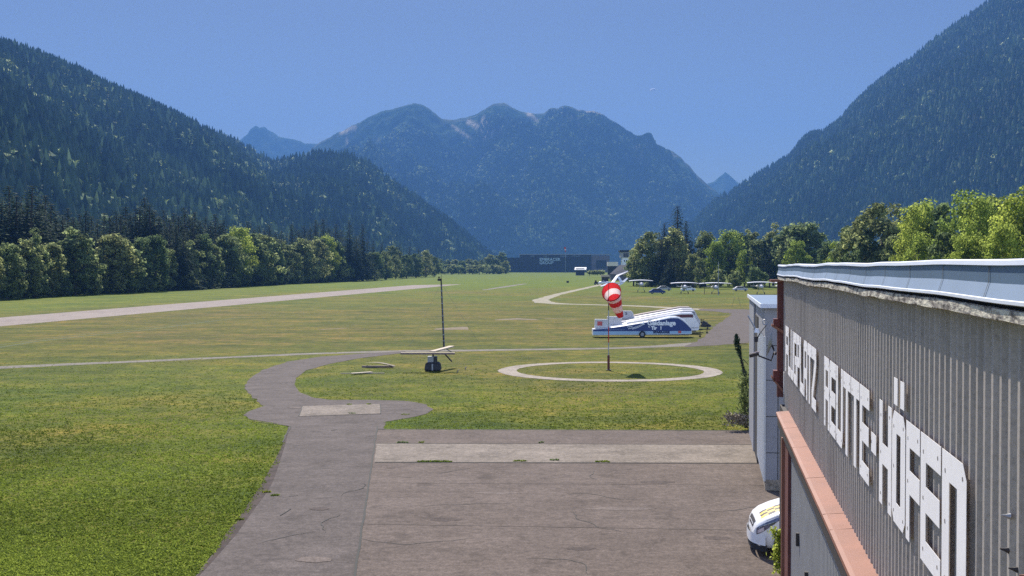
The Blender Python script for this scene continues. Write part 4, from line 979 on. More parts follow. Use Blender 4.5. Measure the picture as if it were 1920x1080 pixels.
leafcloud('foliage', [P(1380 + rt.uniform(-14, 18), 787 + rt.uniform(-9, 9), DV - .9) for _ in range(30)], [.22] * 30, 22, .10, M['dead'], br, 6, .5)  # dead twigs of the heap, drawn as leaf quads
# weeds by the van
wd = empty('weed', G(1466, 1075), 0, 'bright green leafy weed growing beside the hangar post and the van', 'weed')
leafcloud('foliage', [P(1470 + rt.uniform(-12, 4) - (8 if i > 20 else 0), 1035 + rt.uniform(-38, 40), 26.5) for i in range(34)], [.10] * 34, 26, .075, M['bright_leaf'], wd, 8)
mb = MB()
for _ in range(7): mb.tube([P(1470 + rt.uniform(-4, 4), 1100, 26.5), P(1464 + rt.uniform(-10, 6), 1020 + rt.uniform(-25, 30), 26.5)], [.012, .004], 5)
mb.build('stem', M['vine'], wd)

# ------------------------------------------------------------------ text helper
def text_mesh(s, size, mat, origin, xdir, ydir, name, parent, bold=.0, extr=.004, squeeze=1.0, **kw):
    cu = bpy.data.curves.new('txt', 'FONT'); cu.body = s; cu.size = size; cu.extrude = extr; cu.offset = bold; cu.resolution_u = 3
    ob = bpy.data.objects.new('txt', cu); col.objects.link(ob)
    bpy.context.view_layer.update(); dg = bpy.context.evaluated_depsgraph_get()
    me = bpy.data.meshes.new_from_object(ob.evaluated_get(dg)); bpy.data.objects.remove(ob)
    x = Vector(xdir).normalized(); y = Vector(ydir).normalized(); z = x.cross(y)
    Mx = Matrix(((x.x * squeeze, y.x, z.x, origin[0]), (x.y * squeeze, y.y, z.y, origin[1]), (x.z * squeeze, y.z, z.z, origin[2]), (0, 0, 0, 1)))
    me.transform(wmat(parent).inverted() @ Mx) if parent else me.transform(Mx)
    me.materials.clear(); me.materials.append(mat); me.name = name
    o = link(name, me, parent); return tag(o, **kw)

# ------------------------------------------------------------------ glider trailers
def wheel_parts(parent, c, r, w=.18, axis=Vector((0, 1, 0))):
    mb = MB(); mb.tube([c - axis * w * .5, c - axis * w * .42, c + axis * w * .42, c + axis * w * .5], [r * .9, r, r, r * .9], 20); wh = mb.build('wheel', M['rubber'], parent)
    mb = MB(); mb.tube([c - axis * (w * .5 + .012), c + axis * (w * .5 + .012)], r * .55, 14); mb.build('rim', M['hub'], wh)
def trailer(nose_px, base_y, L, hscale, wrap, label, bodymat='white_dirty', fin=True, fin_h=.85, rot=0.0, band='grey_band'):
    g = G(nose_px, base_y); Wd = 1.55
    t = empty('glider_trailer', (g.x - L * .35, g.y + Wd / 2, 0), rot, label, 'trailer', 'glider trailers parked in a row on the grass')
    Mx = wmat(t); x0 = -L * .65; 
    def q(x, y, z): return Mx @ Vector((x, y, z))
    H = 2.12 * hscale
    prof = [(x0, .25), (x0, .85), (x0 + 1.3, .95), (x0 + .30 * L, 1.20 * hscale), (x0 + .6 * L, 1.70 * hscale), (x0 + .78 * L, H * .985), (x0 + .85 * L, H), (x0 + .885 * L, H * .96), (x0 + .92 * L, H * .85), (x0 + .965 * L, H * .66), (x0 + L, .88), (x0 + L, .38), (x0 + L * .97, .34)]
    if not wrap: prof = [(x0, .25), (x0, .85), (x0 + 1.3, .95), (x0 + .30 * L, 1.28 * hscale), (x0 + .62 * L, 1.82 * hscale), (x0 + .80 * L, H * 1.0), (x0 + .925 * L, H * 1.01), (x0 + .935 * L, H * .985), (x0 + .985 * L, 1.22), (x0 + L, 1.05), (x0 + L, .48), (x0 + L * .985, .38), (x0 + L * .9, .34)]
    # rounded body: loft of the profile with shrunk roof edges
    mb = MB(); secs = ((-Wd / 2, .93, 0), (-Wd / 2 + .10, .985, 1), (0, 1.0, 1), (Wd / 2 - .10, .985, 1), (Wd / 2, .93, 0))
    vs = []
    for y, k, _ in secs:
        for (x, z) in prof: vs.append(q(x, y, z if z < .86 else z * (1 if k == 1 else k + (1 - k) * .35)))
    m = len(prof); fs = [(a * m + i, a * m + (i + 1) % m, (a + 1) * m + (i + 1) % m, (a + 1) * m + i) for a in range(4) for i in range(m)]
    tr = tessellate_polygon([[Vector((p[0], p[1], 0)) for p in prof]]); fs += [tuple(x) for x in tr] + [tuple(4 * m + i for i in x) for x in tr]
    mb.add(vs, fs); body = mb.build('body', M[bodymat], t)
    yf = -Wd / 2
    if wrap:
        def side(name, pl, mat, off, lab=None):
            mb = MB(); mb.prism(pl, lambda a, b, k: q(a, k, b), yf - off, yf - off + .006); return mb.build(name, M[mat], body, label=lab)
        side('panel', [(x0 + .02, .63), (x0 + L - .04, .66), (x0 + L - .03, .86), (x0 + .955 * L, 1.28), (x0 + .905 * L, 1.72), (x0 + .86 * L, 1.93), (x0 + .80 * L, 1.955), (x0 + .6 * L, 1.60), (x0 + .3 * L, 1.12), (x0 + 1.3, .90), (x0 + .02, .80)], 'navy', .010, 'navy blue advertising panel')
        side('panel', [(x0 + .02, .29), (x0 + L * .99, .40), (x0 + L - .04, .652), (x0 + .02, .622)], 'lightblue', .010, 'pale blue lower band')
        X = Vector((1, 0, 0)); X.rotate(t.rotation_euler); Z = Vector((0, 0, 1))
        T = lambda s, x, z, sz, mt, b=.0, sq=1.0: text_mesh(s, sz, M[mt], q(x, yf - .022, z), X, Z, 'lettering', body, b, .003, sq, label=f'lettering reading {s}')
        T('Geldanlage', x0 + 5.45, 1.25, .66, 'white_text', .026, .97)
        T('in', x0 + 5.55, 1.02, .22, 'white_text', .008); T('Tir   !', x0 + 5.85, .82, .44, 'white_text', .03)
        T('SPARKASSE', x0 + 6.05, .44, .34, 'navy_text', .022, .97)
        T('Ihre Spezialisten', x0 + 1.15, .78, .16, 'grey_text', 0, 1.2) if False else None
        mb = MB(); mb.add([q(x0 + 8.55, yf - .02, .44), q(x0 + 8.85, yf - .02, .44), q(x0 + 8.85, yf - .02, .68), q(x0 + 8.55, yf - .02, .68)], [(0, 1, 2, 3)]); mb.build('logo', M['red_logo'], body)
        mb = MB()
        for k_ in range(15): x_ = x0 + 1.2 + k_ * .135; mb.add([q(x_, yf - .02, .75 + .06 * (k_ % 2)), q(x_ + .09, yf - .02, .75), q(x_ + .09, yf - .02, .82), q(x_, yf - .02, .82)], [(0, 1, 2, 3)])
        mb.build('faded_lettering', M['grey_text'], body)
        # rising arrow
        mb = MB(); pts = [(3.9, .93), (4.3, 1.03), (4.7, 1.19), (5.0, 1.40)]
        for off_ in (0, -.10):
            w_ = .05; vs = []
            for (a, b) in pts: vs += [q(x0 + a - off_ * .3, yf - .02, b + off_ + .0), q(x0 + a - off_ * .3, yf - .02, b + off_ + w_)]
            mb.add(vs, [(2 * i, 2 * i + 2, 2 * i + 3, 2 * i + 1) for i in range(3)])
        mb.add([q(x0 + 4.82, yf - .021, 1.38), q(x0 + 5.16, yf - .021, 1.28), q(x0 + 5.12, yf - .021, 1.58)], [(0, 1, 2)])
        for k_ in range(5): mb.add([q(x0 + 3.45 + k_ * .11, yf - .02, 1.03 + k_ * .02), q(x0 + 3.53 + k_ * .11, yf - .02, 1.04 + k_ * .02), q(x0 + 3.53 + k_ * .11, yf - .02, 1.12 + k_ * .02), q(x0 + 3.45 + k_ * .11, yf - .02, 1.10 + k_ * .02)], [(0, 1, 2, 3)])
        for k_ in range(4): mb.add([q(x0 + 3.55 + k_ * .1, yf - .02, .86 + k_ * .02), q(x0 + 3.62 + k_ * .1, yf - .02, .87 + k_ * .02), q(x0 + 3.62 + k_ * .1, yf - .02, .95 + k_ * .02), q(x0 + 3.55 + k_ * .1, yf - .02, .93 + k_ * .02)], [(0, 1, 2, 3)])
        mb.build('arrow_emblem', M['white_text'], body)
    else:
        mb = MB(); mb.prism([(x0 + .3, .60), (x0 + L - .05, .62), (x0 + L - .05, .66), (x0 + .3, .64)], lambda a, b, k: q(a, k, b), yf - .012, yf - .004); mb.build('trim_line', M['joint'], body)
        up = prof[1:8]; lo_ = [(x, z - (.10 if z < 1 else .14)) for x, z in up]; lo2 = [(x, z - (.22 if z < 1 else .48)) for x, z in up]
        mb = MB(); vs = [q(x, yf - .01, z * .97) for x, z in lo_] + [q(x, yf - .01, z * .97) for x, z in lo2]; k_ = len(up)
        mb.add(vs, [(i, i + 1, k_ + i + 1, k_ + i) for i in range(k_ - 1)]); mb.build('side_band', M[band], body)
    # maroon stripe along the roof edge
    if fin:
        mb = MB(); mb.prism([(x0 + .22, .9), (x0 + 1.75, 1.0), (x0 + 1.72, 1.55), (x0 + 1.5, .95 + fin_h), (x0 + .25, .97 + fin_h)], lambda a, b, k: q(a, k, b), -.34, .34); fn = mb.build('fin_box', M['white_dirty'], t, bevel=.03)
        if wrap:
            mb = MB(); mb.add([q(x0 + .48, -.352, 1.18), q(x0 + .98, -.352, 1.18), q(x0 + .98, -.352, 1.60), q(x0 + .48, -.352, 1.60)], [(0, 1, 2, 3)]); mb.build('logo', M['red_logo'], fn)
    wheel_parts(t, q(x0 + .50 * L, -Wd / 2 + .05, .33), .33, .2, Vector((math.sin(-rot), math.cos(rot), 0)))
    mb = MB(); mb.grid(lambda u, v: q(x0 + .50 * L + .43 * math.cos(math.pi * u), -Wd / 2 - .05 + .3 * v, .34 + .40 * math.sin(math.pi * u)), 10, 1); mb.build('mudguard', M['white' if not wrap else 'navy'], t)
    mb = MB(); mb.tube([q(x0 + L - .2, 0, .45), q(x0 + L + 1.3, 0, .45)], .05, 6); mb.build('drawbar', M['dark_steel'], t)
    mb = MB(); mb.tube([q(x0 + L + .95, 0, .6), q(x0 + L + .95, 0, .10)], .035, 6); mb.tube([q(x0 + L + .95, -.05, .1), q(x0 + L + .95, .05, .1)], .1, 10); mb.build('jockey_wheel', M['rubber'], t)
    mb = MB(); mb.box(x0 + .1, x0 + L - .3, -Wd / 2 + .1, Wd / 2 - .1, .22, .32, Mx); mb.build('chassis', M['dark_steel'], t)
    return t
trailer(1297, 633, 9.9, 1.0, True, 'navy and pale blue glider trailer advertising Geldanlage, nearest of the trailer row', 'white')
t2 = trailer(1311, 626, 9.9, 1.06, False, 'white glider trailer with a maroon roof stripe directly behind the navy one', 'white', band='maroon')
t3 = trailer(1313, 617.5, 9.6, 1.02, False, 'white trailer third from the navy one, without a fin box', 'white_dirty', fin=False)
t4 = trailer(1309, 611.5, 9.4, 1.0, False, 'greyish trailer with a marked fin box, fourth counted from the navy one', 'white_dirty')
t5 = trailer(1303, 607, 9.3, 1.0, False, 'trailer under beige tarpaulin, farthest of the row', 'beige_tarp', fin=False)
mb = MB(); Mx = wmat(t2); x0 = -9.9 * .65
mb.add([Mx @ Vector((x0 + a, -.55 - k * .12, b)) for a, b, k in ((2.2, 1.23, 0), (6.0, 1.86, 0), (8.1, 2.20, 0), (8.1, 2.18, 1), (6.0, 1.84, 1), (2.2, 1.20, 1))], [(0, 1, 4, 5), (1, 2, 3, 4)]); 
mb.v = [v + Vector((0, 0, .06)) for v in mb.v]; mb.build('roof_stripe', M['maroon'], t2)
text_mesh('2', .42, M['navy_text'], wmat(t4) @ Vector((-9.4 * .65 + .75, -.36, 1.35)), (1, 0, 0), (0, 0, 1), 'fin_number', t4, .015)
# black tent-like drawbar cover right of the row
g = G(1322, 613); dc = empty('drawbar_cover', g, 0, 'black fabric cover over a drawbar, right of the trailer noses', 'cover')
mb = MB(); mb.add([g + Vector(p) for p in ((-.5, 0, 0), (.9, -.1, 0), (.9, .5, 0), (-.5, .5, 0), (-.25, .1, .75), (.1, .3, .62), (.75, .2, .18))], [(0, 1, 6, 4), (4, 6, 5), (1, 2, 6), (2, 3, 5, 6), (3, 0, 4, 5)]); mb.build('fabric', M['black_tar'], dc)
mb = MB(); mb.tube([g + Vector((-.2, .2, .0)), g + Vector((-.2, .2, .7))], .03, 5); mb.build('prop', M['steel'], dc)

# ------------------------------------------------------------------ windsock
ps = G(1141, 694.5); wsk = empty('windsock', ps, 0, 'red and white windsock on a banded pole inside the white ring', 'windsock')
def at(z): return ps + Vector((0, 0, z))
ppm = F / ps.y
for z0, z1, r_, mt, nm in ((0, 1.05, .085, 'dark_red', 'pole_base'), (1.05, 1.9, .035, 'steel', 'pole'), (1.9, 3.0, .035, 'red_paint', 'pole'), (3.0, 4.1, .035, 'steel', 'pole'), (4.1, 4.9, .032, 'dark_steel', 'pole')):
    mb = MB(); mb.tube([at(z0), at(z1)], r_, 10); mb.build(nm, M[mt], wsk)
mb = MB(); mb.box(ps.x - .16, ps.x + .16, ps.y - .16, ps.y + .16, 0, .06); mb.build('base_plate', M['dark_steel'], wsk)
mb = MB(); mb.tube([at(4.9), at(6.05)], .018, 6); mb.build('spike', M['dark_steel'], wsk)
# sock: mouth ring tilted towards the viewer and up; drooping cone
mc = P(1146.5, 547.5, ps.y - .35); tail = P(1164, 594, ps.y + .9)
mdir = Vector((-.30, -.80, .28)).normalized()
ctrl = [mc, mc - mdir * .45 + Vector((0, 0, -.12)), P(1155, 571, ps.y + .55), tail]
def bez(u):
    a, b, c, d = ctrl; return a * (1 - u) ** 3 + 3 * b * u * (1 - u) ** 2 + 3 * c * u * u * (1 - u) + d * u ** 3
def frame(u):
    d = (bez(min(1, u + .01)) - bez(max(0, u - .01))).normalized()
    if u < .001: d = -mdir
    a = d.cross(Vector((0, 0, 1))).normalized(); return a, a.cross(d).normalized()
bands = [(0, .20, 'sock_red'), (.20, .40, 'sock_white'), (.40, .62, 'sock_red'), (.62, .84, 'sock_white'), (.84, 1.0, 'sock_red')]
for u0, u1, mt in bands:
    def fn(i, j, u0=u0, u1=u1):
        u = u0 + (u1 - u0) * i; a, b = frame(u); r_ = .66 * (1 - u) ** .8 * 1.0 * .62 + .66 * .38 * (1 - .25 * u); ang = 2 * math.pi * j
        w_ = 1 + .07 * u * math.sin(3 * ang + 2) + .04 * u * math.sin(7 * ang)
        return bez(u) + (a * math.cos(ang) + b * math.sin(ang)) * r_ * w_
    mb = MB(); mb.grid(fn, 6, 36); bo = mb.build('fabric_band', M[mt], wsk, smooth=True, raw=True, label='red fabric band' if mt == 'sock_red' else 'white fabric band')
a, b = frame(0); mb = MB(); mb.tube([mc + (a * math.cos(x * .2618) + b * math.sin(x * .2618)) * .67 for x in range(25)], .016, 5); mb.build('mouth_ring', M['red_paint'], wsk)

# ------------------------------------------------------------------ landing T
pt = G(812, 695.5); lt = empty('landing_marker', pt, 0, 'wooden landing T on a black and grey cabinet with a diagonal strut', 'landing marker')
mb = MB(); q4 = lambda w, z: [pt + Vector((x, y, z)) for x, y in ((-w, -w * .8), (w, -w * .8), (w, w * .8), (-w, w * .8))]
mb.add(q4(.46, 0) + q4(.56, .12) + q4(.50, .5) + q4(.38, .62), [(0, 1, 5, 4), (1, 2, 6, 5), (2, 3, 7, 6), (3, 0, 4, 7), (4, 5, 9, 8), (5, 6, 10, 9), (6, 7, 11, 10), (7, 4, 8, 11), (8, 9, 13, 12), (9, 10, 14, 13), (10, 11, 15, 14), (11, 8, 12, 15), (12, 13, 14, 15), (3, 2, 1, 0)]); mb.build('cabinet', M['black_tar'], lt)
mb = MB(); mb.box(pt.x - .07, pt.x + .03, pt.y - .475, pt.y - .44, .08, .5); mb.build('cabinet_rib', M['grey_box'], lt)
mb = MB(); mb.box(pt.x - .36, pt.x + .28, pt.y - .25, pt.y + .25, .62, 1.0); mb.build('pedestal', M['grey_box'], lt, bevel=.02)
mb = MB(); mb.box(pt.x + .05, pt.x + .30, pt.y - .27, pt.y - .252, .64, .99); mb.build('pedestal_panel', M['black_tar'], lt)
mb = MB(); mb.tube([pt + Vector((0, 0, 1.0)), pt + Vector((0, 0, 1.18))], .06, 8); mb.build('pivot', M['dark_steel'], lt)
mb = MB(); c0 = pt + Vector((-.05, -.35, 0)); mb.box(c0.x - 2.12, c0.x + 1.55, c0.y - .22, c0.y + .22, 1.17, 1.27); mb.build('cross_board', M['plank'], lt, bevel=.01)
mb = MB(); mb.box(c0.x - 2.12, c0.x + 1.55, c0.y - .235, c0.y - .222, 1.16, 1.28); mb.build('board_edge', M['plank_side'], lt)
Mr = Matrix.Translation(pt + Vector((.05, .2, 1.33))) @ Matrix.Rotation(R(71), 4, 'Z') @ Matrix.Rotation(R(-2), 4, 'Y')
mb = MB(); mb.box(-.3, 3.3, -.2, .2, -.04, .05, Mr); mb.build('long_board', M['plank'], lt, bevel=.01)
mb = MB(); mb.tube([pt + Vector((.82, -.1, 1.15)), pt + Vector((1.30, -.3, .66))], .05, 6); mb.build('strut', M['dark_steel'], lt)
# boards lying on the grass
g = G(708, 689); b1 = empty('board', g, 0, 'pale bowed board resting on a dark timber left of the landing T', 'board')
mb = MB(); mb.grid(lambda u, v: g + Vector((-.9 + 2.1 * u + .1 * v, -.15 + .3 * v - .5 * u, .18 + .22 * math.sin(math.pi * (.25 + .75 * u)) - .02)), 10, 1)
vs0 = list(mb.v); mb.grid(lambda u, v: g + Vector((-.9 + 2.1 * u + .1 * v, -.15 + .3 * v - .5 * u, .11 + .22 * math.sin(math.pi * (.25 + .75 * u)) - .02)), 10, 1); mb.build('plank', M['ring'], b1)
mb = MB(); mb.box(g.x - 1.1, g.x + 1.1, g.y - .1, g.y + .1, 0, .12); mb.build('timber', M['plank_side'], b1)
for px, py, a, L, lab in ((678, 701.5, 40, 1.6, 'short pale plank lying crossed over the thin one in the grass'), (680, 701, 5, 2.9, 'thin pale lath lying flat under the short plank in the grass')):
    g = G(px, py); Mx = Matrix.Translation(g) @ Matrix.Rotation(R(a), 4, 'Z'); w_ = .16 if L < 2 else .04
    mb = MB(); mb.box(-L / 2, L / 2, -w_, w_, .02 + (.05 if L < 2 else 0), .07 + (.05 if L < 2 else 0), Mx); o = mb.build('plank', M['plank'], loc=g, bevel=.008); tag(o, lab, 'plank')
# white flags / scraps
for px, py, lab in ((858, 699, 'small white marker scrap in the grass right of the landing T'), (872, 694, 'tiny white marker scrap in the grass, farther right of the landing T')):
    g = G(px, py); mb = MB(); mb.tube([g, g + Vector((.02, 0, .16)), g + Vector((.12, .05, .22))], [.03, .05, .02], 6); tag(mb.build('grass_marker', M['ring'], loc=g), lab, 'marker')
# ------------------------------------------------------------------ mast
pm = G(832.5, 652); ms = empty('radio_mast', pm, 0, 'tall thin black guyed mast with an instrument near its top', 'mast')
topm = P(827, 522, pm.y)
mb = MB(); mb.tube([pm, pm.lerp(topm, .5), topm], [.085, .075, .06], 8); mb.build('pole', M['dark_steel'], ms)
mb = MB(); mb.tube([topm, topm + Vector((0.02, 0, .35))], .02, 5); mb.build('lightning_rod', M['dark_steel'], ms)
mb = MB(); c = topm + Vector((-.18, 0, -.12)); mb.tube([c + Vector((0, 0, -.1)), c + Vector((0, 0, .1))], [.13, .13], 8); mb.tube([c + Vector((0, 0, .1)), c + Vector((0, 0, .28))], .04, 6); mb.tube([c + Vector((-.08, 0, .22)), c + Vector((.08, 0, .22))], .05, 6); mb.tube([c, topm + Vector((0, 0, -.12))], .03, 5); mb.build('instrument', M['black_tar'], ms)
for k_ in range(9):
    p = pm.lerp(topm, .1 + .09 * k_); mb = MB(); mb.tube([p + Vector((0, 0, -.03)), p + Vector((0, 0, .03))], .10, 8); mb.build('clamp', M['steel'], ms)
for dx, dy in ((3.2, 1.5), (-3.2, 1.8), (.3, -4)):
    mb = MB(); mb.tube([pm.lerp(topm, .93), pm + Vector((dx, dy, 0))], .008, 4); mb.build('guy_wire', M['steel'], ms)
# ------------------------------------------------------------------ van
def van():
    a0 = R(-6); fwd = Vector((-math.cos(a0), -math.sin(a0), 0)); left = Vector((0, 0, 1)).cross(fwd)
    nose = Vector((5.98, 29.3, 0))
    o = empty('van', nose - fwd * 2.5, math.atan2(fwd.y, fwd.x), 'white van with a black and yellow chequered bonnet beside the hangar', 'van')
    Mx = wmat(o)
    # stations: x from nose backward, top z, half width, bottom z, top half width ratio
    st = [(0, .62, .50, .46, .95), (.04, .78, .72, .36, .95), (.12, .90, .85, .30, .93), (.28, 1.02, .93, .27, .90), (.55, 1.14, .95, .27, .88), (.8, 1.22, .96, .27, .87), (1.0, 1.30, .96, .27, .86), (1.2, 1.46, .96, .28, .82), (1.5, 1.70, .96, .28, .78), (1.8, 1.86, .96, .28, .76), (2.5, 1.92, .96, .28, .76), (3.5, 1.94, .96, .28, .76), (4.7, 1.92, .95, .28, .76), (5.0, 1.86, .93, .3, .75), (5.1, 1.5, .88, .35, .85)]
    def S_(x):
        xs = [s[0] for s in st]; return [float(np.interp(x, xs, [s[k] for s in st])) for k in (1, 2, 3, 4)]
    def surf(x, s, off=0):
        """s in 0..1 around from bottom left (driver far) over the top to bottom right"""
        zt, hw, zb, tr = S_(x); u = s * 2 - 1; belt = zb + (min(zt, 1.15) - zb) * .78 if zt < 1.3 else 1.08
        au = abs(u); sg = 1 if u > 0 else -1
        if au > .45:      # side
            k_ = (1 - au) / .55
            z = zb + (belt - zb) * min(1, k_ * 1.45) if k_ * 1.45 < 1 else belt + (zt - .06 - belt) * (k_ * 1.45 - 1) / .45
            y = hw * (1 - .06 * (1 - min(1, k_ * 4))) if k_ * 1.45 < 1 else hw * (1 - (1 - tr) * ((k_ * 1.45 - 1) / .45) ** 1.2)
        else:
            k_ = au / .45; y = hw * tr * k_; z = zt - .06 * k_ ** 3
        y = y * sg
        nrm = Vector((0, y, (z - (zb + zt) / 2) * 1.2)).normalized()
        front = max(0, 1 - x / .5); nn = (nrm * (1 - front * .6) + Vector((1, 0, .2)) * front).normalized()
        return Mx @ (Vector((2.5 - x, y, z)) + nn * off)
    xs = [0, .02, .04, .08, .12, .2, .28, .4, .55, .75, .9, 1.05, 1.2, 1.32, 1.45, 1.6, 1.8, 1.95, 2.1, 2.3, 2.5, 3, 3.5, 4.2, 4.7, 4.9, 5.0, 5.06, 5.1]
    mb = MB(); ns = 40; vs = [surf(x, j / ns) for x in xs for j in range(ns + 1)]; w = ns + 1
    mb.add(vs, [(i * w + j, (i + 1) * w + j, (i + 1) * w + j + 1, i * w + j + 1) for i in range(len(xs) - 1) for j in range(ns)] + [tuple(range(ns, -1, -1)), tuple((len(xs) - 1) * w + j for j in range(ns + 1))] + [((i + 1) * w, i * w, i * w + ns, (i + 1) * w + ns) for i in range(len(xs) - 1)])
    body = mb.build('body', M['white'], o, smooth=True)
    def patch(name, x0, x1, s0, s1, mat, off=.006, par=o, nu=8, nv=8, skew=0, **kw):
        mb = MB(); mb.grid(lambda u, v: surf(x0 + (x1 - x0) * u + skew * v, s0 + (s1 - s0) * v, off), nu, nv); return mb.build(name, M[mat], par, smooth=True, **kw)
    patch('windscreen', 1.04, 1.62, .30, .70, 'glass'); 
    for s0, s1 in ((.17, .255), (.745, .83)): patch('side_window', 1.75, 2.75, s0, s1, 'glass'); patch('side_window', 2.95, 4.6, s0, s1, 'glass')
    # headlamps wrap round the corner (both sides)
    for sg in (1, -1):
        m_ = lambda s: s if sg == 1 else 1 - s
        mb = MB(); mb.grid(lambda u, v: surf(.07 + .60 * u, m_((.885 - .085 * u) + (-.085 + .045 * u) * v), .008), 12, 6); hl = mb.build('headlight', M['chrome'], o, smooth=True)
        mb = MB(); mb.grid(lambda u, v: surf(.10 + .14 * u, m_((.872 - .012 * u) + (-.03) * v), .014), 4, 4); mb.build('lamp_bulb', M['lampwhite'], hl, smooth=True)
        patch('seam', .30, 1.25, m_(.752), m_(.757), 'joint', .005)
    patch('grille', .035, .085, .36, .64, 'dark_steel', .012); patch('grille', .015, .032, .36, .64, 'dark_steel', .012)
    patch('grille_bar', .03, .037, .36, .64, 'white', .02)
    # bumper
    mb = MB(); mb.grid(lambda u, v: Mx @ Vector((2.5 + .075 - .34 * abs(2 * u - 1) ** 3.2, (2 * u - 1) * .97, .33 + .24 * v - .02 * math.sin(v * 3.14))), 24, 5); mb.build('bumper', M['white'], o, smooth=True)
    mb = MB(); mb.grid(lambda u, v: Mx @ Vector((2.5 + .05 - .34 * abs(2 * u - 1) ** 3.2, (2 * u - 1) * .96, .17 + .17 * v)), 24, 2); mb.build('bumper_skirt', M['rubber'], o)
    # chequers on the bonnet
    for r_ in range(4):
        for c_ in range(4):
            x_ = .20 + c_ * .17; s_ = .53 + r_ * .038
            patch('chequer', x_, x_ + .17, s_, s_ + .038, 'yellow' if (r_ + c_) % 2 else 'dark_steel', .006, nu=2, nv=2)
    for x_ in (.88, 4.1):
        for sg in (-1, 1):
            c = Mx @ Vector((2.5 - x_, sg * .86, .34)); wheel_parts(o, c, .34, .24, left)
            mb = MB(); mb.tube([c - left * .135, c + left * .135], .42, 22); mb.build('wheel_arch', M['rubber'], o) if False else None
            patch('wheel_arch', x_ - .42, x_ + .42, .955 if sg < 0 else .045, .87 if sg < 0 else .13, 'rubber', .004) if False else None
            mb = MB(); K = 16; pts = [(x_ + .43 * math.cos(math.pi * k_ / K), .32 + .43 * math.sin(math.pi * k_ / K)) for k_ in range(K + 1)]
            mb.add([Mx @ Vector((2.5 - p[0], sg * .972, p[1])) for p in pts] + [Mx @ Vector((2.5 - x_, sg * .972, .3))], [(i, i + 1, K + 1) for i in range(K)]); mb.build('wheel_arch', M['rubber'], o)
    for sg in (-1, 1):
        mb = MB(); c = Mx @ Vector((2.5 - 1.55, sg * 1.1, 1.25)); mb.tube([c + fwd * .05, c - fwd * .05], .11, 10); mb.build('wing_mirror', M['dark_steel'], o)
    return o
van()

# ------------------------------------------------------------------ far buildings
def wallbox(name, mat, px0, px1, ytop, dist, depth, parent, z0=0):
    a = P(px0, ytop, dist); b = P(px1, ytop, dist); mb = MB(); mb.box(a.x, b.x, dist, dist + depth, z0, a.z); return mb.build(name, M[mat], parent)
DH = 1450
hall = empty('industrial_hall', (P(1045, 500, DH).x, DH + 30, 0), 0, 'long black industrial hall with two-line lettering at the far end of the airfield', 'hall')
wallbox('wall', 'hall', 948.5, 975, 483, DH, 60, hall); wallbox('wall', 'hall', 975, 1109, 477.5, DH, 60, hall); wallbox('wall', 'hall_brown', 1109, 1143, 479, DH - .5, 60, hall)
mb = MB(); a = P(974, 477.6, DH - .3); b = P(1144, 476.3, DH - .3); mb.box(a.x, b.x, DH - 1, DH + 61, a.z, a.z + .7); mb.build('roof_edge', M['wall_grey'], hall)
wallbox('window_band', 'hall', 1118, 1137, 488, DH - 1.0, .3, hall, 5)
for s, py, w in (('EMBRACER', 489.0, 1.34), ('GROUP', 495.2, 1.3)):
    text_mesh(s, 5.0, M['hall_text'], P(1011.5, py, DH - 1.0), (1, 0, 0), (0, 0, 1), 'sign_lettering', hall, .10, .05, w * .78, label='grey-green lettering reading ' + s)
text_mesh('+', 2.6, M['hall_text'], P(1042, 486.5, DH - 1), (1, 0, 0), (0, 0, 1), 'sign_lettering', hall, .08, .05, 1, label='small plus mark after the first word')
for px0, px1 in ((994, 1002), (1018, 1026), (1050, 1064), (1073, 1087)):
    a = P(px0, 480.5, DH - .4); b = P(px1, 479.8, DH - .4); mb = MB(); mb.box(a.x, b.x, DH - .6, DH, a.z, b.z); mb.build('roof_window', M['zinc_pale'], hall)
sh = empty('field_shed', (P(1088, 510, 950).x, 950, 0), 0, 'small black shed with a pale mono-pitch roof in front of the hall', 'shed')
wallbox('wall', 'hall', 1080, 1096, 503, 950, 5, sh)
mb = MB(); a = P(1077, 505.5, 948); b = P(1100, 501, 957); mb.add([(a.x, 948, a.z), (b.x - 1, 948, a.z), (b.x, 957, b.z), (a.x + 1, 957, b.z), (a.x, 948, a.z - .5), (b.x - 1, 948, a.z - .5), (b.x, 957, b.z - .5), (a.x + 1, 957, b.z - .5)], [(0, 1, 2, 3), (7, 6, 5, 4), (0, 4, 5, 1), (1, 5, 6, 2), (2, 6, 7, 3), (3, 7, 4, 0)]); mb.build('roof', M['white_steel'], sh)
# tower house
DT = 640
tw = empty('tower_house', (P(1174, 500, DT).x, DT + 3, 0), 0, 'white observation tower with dark flat roof and band of windows beside the trees', 'tower')
wallbox('wall', 'white', 1166.5, 1183, 483, DT, 6, tw); wallbox('window_storey', 'wall_grey', 1163.5, 1183.5, 472.5, DT - .4, 6.6, tw, P(1166, 483, DT).z - .01 + .02)
a = P(1162, 472.6, DT); b = P(1185, 469, DT); mb = MB(); mb.box(a.x, b.x, DT - 1.2, DT + 7.4, a.z, b.z); mb.build('roof', M['hall'], tw)
for x0, x1 in ((1169, 1173.5), (1174.2, 1178.4)): a = P(x0, 482, DT - .5); b = P(x1, 474.6, DT - .5); mb = MB(); mb.box(a.x, b.x, DT - .5, DT - .42, a.z, b.z); mb.build('window', M['glass'], tw)
for x0 in (1170, 1174): a = P(x0, 491, DT); b = P(x0 + 2, 487.5, DT); mb = MB(); mb.box(a.x, b.x, DT - .04, DT + .02, a.z, b.z); mb.build('window', M['glass'], tw)
